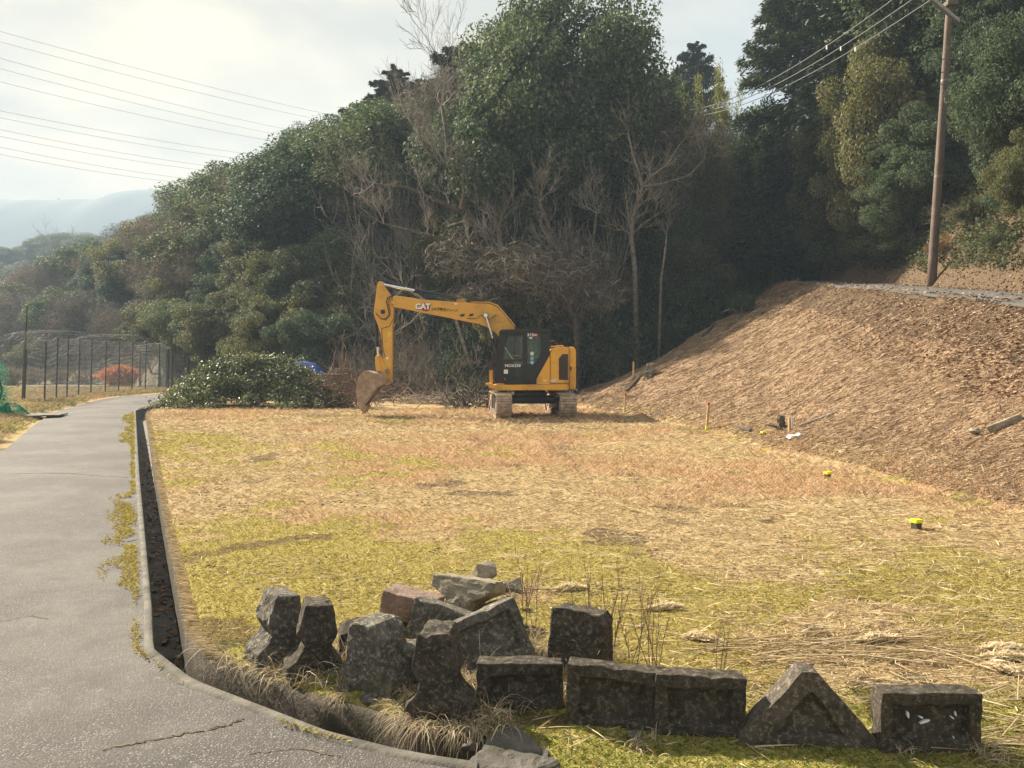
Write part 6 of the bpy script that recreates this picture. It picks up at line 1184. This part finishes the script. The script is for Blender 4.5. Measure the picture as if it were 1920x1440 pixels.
# moss strips and crumbs along the road edge
Yq = 2.9+g.random(60000)**1.5*24; off = np.abs(g.normal(size=60000))*.16; ex = Xedg(Yq)-.09; wdt = .04+.28*sstep(.50, .64, fbm(Yq, 0*Yq, 1.5, 4, 3))*sstep(4.6, 5.1, Yq); kk = (off < wdt) & (fbm(Yq, off*4, .35, 9, 3) > .47) & (g.random(60000) < .40); Xq = ex-off
blades('moss', Xq[kk], Yq[kk], np.full(kk.sum(), .026), (.010+.014*g.random(kk.sum()))*(.7+Yq[kk]/9), .005*(.7+Yq[kk]/8), 1.2, M_gmoss, g)
X, Y = frustum_pts(60000, 9, 60, g, -80, 420, .8); rl_ = np.interp(Y, [-8, 0, 15, 21, 27, 38, 43, 60], [-5.4, -5.0, -9.9, -13.1, -16.2, -20.6, -22.0, -23]); kk = X < rl_-.15-.5*g.random(len(X)); X, Y = X[kk], Y[kk]; Z = np.where(Y < 36, H_west(X, Y), H(X, Y)); s = .6+Y/10
blades('dry_grass', X, Y, Z-.01, .05*s*(.5+g.random(len(X))), .006*s, .9, M_gstraw, g)
kk = fbm(X, Y, 1.4, 77, 3) > .5; blades('moss', X[kk], Y[kk]+.05, Z[kk]-.01, .04*s[kk], .007*s[kk], .9, M_gmossg, g)
# fringe of dry grass along the whole field edge of the gutter
Yq = 4.2+g.random(9000)**1.3*24; Xq = Xlip(Yq)+.02+.03*g.random(9000); a = g.random(9000); T = np.stack([-.7-.5*a, -.35*np.ones(9000), .35-.5*a], -1)
blades('dry_grass', Xq, Yq, H(Xq+.02, Yq)-.004, (.04+.06*g.random(9000))*(.8+Yq/30), .004*(.7+Yq/8), 0, M_gstraw, g, True, T)
# leaves in the gutter
Yq = 3.4+g.random(900)**1.4*18; Xq = Xedg(Yq)+.05+.24*g.random(900); P = np.stack([Xq, Yq, np.full(900, -.345)], -1); Nn = unit(g, 900)*.5+np.array([0, 0, 1]); Nn /= np.linalg.norm(Nn, axis=1, keepdims=True); V, F = quads_np(P, Nn, (.03+.05*g.random(900)), .55, g); tag(link('fallen_leaves', mesh_np('fallen_leaves', V, F), M_litter), kind='stuff')
# arching dry grass tufts among the blocks and hanging over the gutter wall
def tufts(name, spots, mat, g, nb=60, seg=6, wid=.0045):
    V = []; F = []; c = 0
    for (x, y, z, L_, sp, hx, hy) in spots:
        for _ in range(int(nb*(.6+.8*g.random()))):
            a = g.random()*6.283; l = L_*(.5+.8*g.random()); el = .5+.9*g.random(); d = np.array([math.cos(a)*math.cos(el)+hx, math.sin(a)*math.cos(el)+hy, math.sin(el)]); p = np.array([x, y, z])+np.array([g.normal()*sp, g.normal()*sp, 0]); s = np.cross(d, (0, 0, 1)); s /= np.linalg.norm(s)+1e-9; s = s*.7+g.normal(size=3)*.3; w0 = wid*(.6+.8*g.random()); curl = .22+.35*g.random()
            for k in range(seg+1):
                w_ = w0*(1-(k/seg)**2*.85)*.5; V.append(p-s*w_); V.append(p+s*w_)
                if k < seg: F.append((c+2*k, c+2*k+1, c+2*k+3, c+2*k+2))
                d = d/np.linalg.norm(d); p = p+d*l/seg; d = d+np.array([0, 0, -curl])+g.normal(size=3)*.07
            c += 2*(seg+1)
    o = link(name, mesh_np(name, np.array(V), np.array(F)), mat); tag(o, kind='stuff'); return o
M_tuft = mat_leaf('bleached_grass', [(.24, .17, .095), (.36, .27, .16), (.48, .38, .25), (.62, .53, .40), (.22, .20, .07)], .25, .7, .2, (1, 1, 1), 0)
sp = []
for (u, v, L_, s_, hx, hy) in [(535, 1235, .16, .03, -.1, 0), (520, 1262, .15, .04, -.2, 0), (560, 1250, .15, .03, .1, 0), (630, 1245, .18, .04, .1, 0), (650, 1225, .20, .05, .2, 0), (620, 1270, .16, .05, 0, 0), (690, 1222, .14, .04, 0, 0), (780, 1320, .16, .05, 0, -.1), (795, 1275, .16, .05, 0, 0), (770, 1300, .12, .05, 0, 0), (885, 1290, .2, .04, 0, -.1), (890, 1330, .18, .05, 0, -.2), (870, 1375, .16, .05, 0, -.2), (905, 1360, .15, .04, 0, -.2), (895, 1250, .2, .04, 0, 0), (985, 1235, .2, .04, .1, 0), (1000, 1225, .24, .04, .1, 0), (1035, 1245, .2, .03, 0, 0), (1055, 1250, .20, .02, 0, -.2), (1060, 1310, .12, .02, 0, -.2), (1100, 1235, .26, .05, .1, 0), (1130, 1235, .26, .06, 0, 0), (1210, 1385, .08, .03, 0, 0), (1000, 1110, .16, .1, 0, 0), (960, 1120, .15, .06, 0, 0), (700, 1180, .10, .1, 0, 0), (930, 1345, .1, .05, 0, 0), (740, 1240, .12, .04, 0, 0), (480, 1250, .09, .05, -.1, -.2), (1850, 1420, .12, .05, 0, 0), (1700, 1425, .10, .06, 0, 0)]:
    p = gnd(u, v); sp.append((p.x, p.y, p.z, L_, s_, hx, hy))
sp += [(s[0]+g.normal()*.07, s[1]+g.normal()*.05, s[2], s[3]*1.1, s[4]*1.4, s[5], s[6]) for s in sp[:30]]
tufts('dry_grass', sp, M_tuft, g, 46, wid=.0038)
# hanging over the wall
sp = []
for k in range(60):
    y = 3.34+1.05*g.random()**1.3; x = float(Xlip(y))+.02; dens = 1 if y < 3.5 or 3.85 < y < 4.3 else .4
    if g.random() < dens: sp.append((x, y, Hs(x+.02, y)+.0, .10+.10*g.random(), .02, -.55, -.45))
for k in range(9): t = k/8; sp.append((-.42+.38*t, 3.40-.02*t, .01, .15+.08*g.random(), .03, -.1, -.75))
sp = [s for s in sp if vn(np.array([s[0]*3]), np.array([s[1]*3]), .35, 5)[0] > .45 or s[0] > -.5]
tufts('dry_grass', sp, M_tuft, g, 13, 7, .0034)
# weeds standing: thin upright stalks, fallen plumes
M_plume = mat_leaf('pampas_plume', [(.68, .54, .34), (.78, .66, .45), (.85, .76, .56)], .4, .9, .1, (1, 1, 1), 0)
for i_, (u, v, l, rz, lb) in enumerate([(1245, 1145, .22, .2, 'fallen pale grass plume nearest the middle of the field'), (1070, 1108, .20, .1, 'pale fallen plume just behind the heap of blocks'), (1318, 1205, .20, -.5, 'fallen plume with a long stem behind the triangular block'), (1645, 1205, .24, .1, 'flat pale plume lying behind the solitary right block'), (1872, 1222, .24, .2, 'broad pale plume at the right edge, upper of three'), (1885, 1242, .24, -.1, 'pale plume at the right edge, middle of three'), (1885, 1268, .22, -.7, 'slanting pale plume at the right edge, lowest of three')]):
    p = gnd(u, v); n = 700; t = g.random(n); P = np.stack([(t-.5)*l*1.1, g.normal(size=n)*.014*np.sin(t*3.0+.15), .015+np.abs(g.normal(size=n))*.018*np.sin(t*3+.1)], -1); T = np.stack([np.ones(n), g.normal(size=n)*.35, .2*g.random(n)], -1); V, F = quads_np(P, unit(g, n), .045*(.5+g.random(n)), .16, g, T); root = empty('grass_plume', p); root.rotation_euler = (0, 0, rz); tag(root, lb, 'grass plume'); link('plume', mesh_np('plume', V, F), M_plume, root)
    mb = MB(); mb.tube([(-.5*l, 0, .015), (-.5*l-.25, .02, .02), (-.5*l-.55, .0, .012)], [.003, .0035, .004], 5); mb.build('stem', M_gstraw, root)
# fallen reed stems on the right foreground
P0 = []; P1 = []
for (u, v, n_) in ((1400, 1235, 26), (1330, 1215, 14), (1560, 1215, 24), (1700, 1215, 26), (1800, 1235, 16), (1860, 1400, 22), (1890, 1330, 10)):
    for k in range(n_):
        p = gnd(u+g.normal()*60, v+g.normal()*14); a = g.normal()*.5; l = .15+.45*g.random(); P0.append((p.x, p.y, p.z+.012)); q = (p.x+math.cos(a)*l, p.y+math.sin(a)*l*.8); P1.append((q[0], q[1], Hs(*q)+.01+.05*g.random()))
V, F = tubes_np(P0, P1, [.0030]*len(P0), [.0022]*len(P0), 4); tag(link('reed_stems', mesh_np('reed_stems', V, F), M_gstraw), kind='stuff')
# small rubble in and around the heap
for i_, (u, v, s_) in enumerate(((612, 1292, 26), (655, 1305, 22), (745, 1330, 30), (760, 1255, 26), (880, 1262, 30), (935, 1255, 24), (1015, 1240, 26), (850, 1180, 30), (985, 1150, 26), (920, 1400, 24), (875, 1408, 30), (960, 1420, 18), (1460, 1410, 16), (1010, 1412, 22))):
    stone(u, v-s_*.55, v, s_, 'small broken chip of concrete lying loose in the grass around the heap of blocks', [M_bg, M_bm, M_bl][i_ % 3], seed=60+i_, npt=11, rz=i_*.7)['group'] = 'loose chips around the blocks'
# upright seeding stalks right of the heap
sp = []
for u, v, h_ in ((1180, 1260, .42), (1215, 1255, .38), (1230, 1255, .34), (1130, 1240, .5), (1148, 1235, .46), (1100, 1235, .5), (985, 1150, .34), (1350, 1270, .2), (1000, 1180, .4)):
    for _ in range(3): p = gnd(u+g.normal()*6, v); sp.append((p, h_*(.7+.5*g.random())))
S = []
for p, h_ in sp: grow(g, (p.x, p.y, p.z), (g.normal()*.2, g.normal()*.2, 1), h_, .0025, 1, S, spread=.5, upb=.4, nseg=5, kids=(5, 9), wig=.08, shrink=.22, minr=.0011)
V, F = tubes_np([s[0] for s in S], [s[1] for s in S], [s[2] for s in S], [s[3] for s in S], 3); tag(link('weed_stalks', mesh_np('weed_stalks', V, F), M_root), kind='stuff')
# road wear: thin pale joint lines and cracks laid as slivers in the tarmac
def crack(pts, wd, mat, name='road_crack'):
    P = []; 
    for (a, b_) in zip(pts[:-1], pts[1:]):
        for k in range(14): f = k/14; P.append((a[0]+(b_[0]-a[0])*f, a[1]+(b_[1]-a[1])*f))
    P.append(pts[-1]); G = []
    for (u, v) in P: d = ray(u, v); kz = (.032-CAMZ)/d.z; G.append(np.array([d.x*kz, d.y*kz]))
    G = np.array(G); G += g.normal(size=G.shape)*wd*1.2; t = np.gradient(G, axis=0); t /= np.linalg.norm(t, axis=1, keepdims=True)+1e-9; nn = np.stack([-t[:, 1], t[:, 0]], -1)*wd*(.3+.9*g.random((len(G), 1))); Z_ = np.full((len(G), 1), .030)
    def zr(q): return np.full((len(q), 1), .0)
    V = np.concatenate([np.stack([G-nn, G+nn], 1).reshape(-1, 2), np.zeros((2*len(G), 1))], 1); V[:, 2] = .036; i = np.arange(len(G)-1)*2; return V, np.stack([i, i+1, i+3, i+2], -1)

cr = []
for pts_, wd_, m_ in (([(190, 1400), (260, 1385), (330, 1372), (420, 1355), (455, 1340)], .006, M_clod), ([(0, 1160), (60, 1150), (90, 1156)], .005, M_clod), ([(20, 888), (120, 887), (235, 893)], .016, M_conc), ([(150, 811), (200, 812), (250, 810)], .02, M_conc), ([(195, 1008), (240, 1012), (252, 1008)], .012, M_conc), ([(470, 1405), (560, 1395), (640, 1410)], .004, M_clod)):
    V_, F_ = crack(pts_, wd_, m_); t_ = (V_[:, 0]-np.interp(V_[:, 1], Yr, Lr))/(np.interp(V_[:, 1], Yr, Rr)-np.interp(V_[:, 1], Yr, Lr)); V_[:, 2] = .012+.02*np.sin(np.pi*np.clip(t_, 0, 1))*np.where(V_[:, 1] > 5, 1, .3)+.004; tag(link('road_crack', mesh_np('road_crack', V_, F_), m_), kind='structure')
# ------------------------------------------------------------------ haze
bx = MB(); bx.box((-500, 640, 128), (2700, 1500, 262)); 
hz = bx.build('haze', None); tag(hz, kind='stuff')
hm = bpy.data.materials.new('haze_air'); hm.use_nodes = True; ht = hm.node_tree; ht.nodes.clear(); ho = ht.nodes.new('ShaderNodeOutputMaterial'); hv = ht.nodes.new('ShaderNodeVolumePrincipled')
hv.inputs['Color'].default_value = (.62, .80, 1.0, 1); hv.inputs['Density'].default_value = .0010; hv.inputs['Anisotropy'].default_value = .0; ht.links.new(hv.outputs[0], ho.inputs['Volume']); hz.data.materials.append(hm)
# drop prototypes that were never placed
for k, (root, h_, w_) in PROTO.items():
    if k not in USED:
        for c in list(root.children): bpy.data.objects.remove(c)
        bpy.data.objects.remove(root)
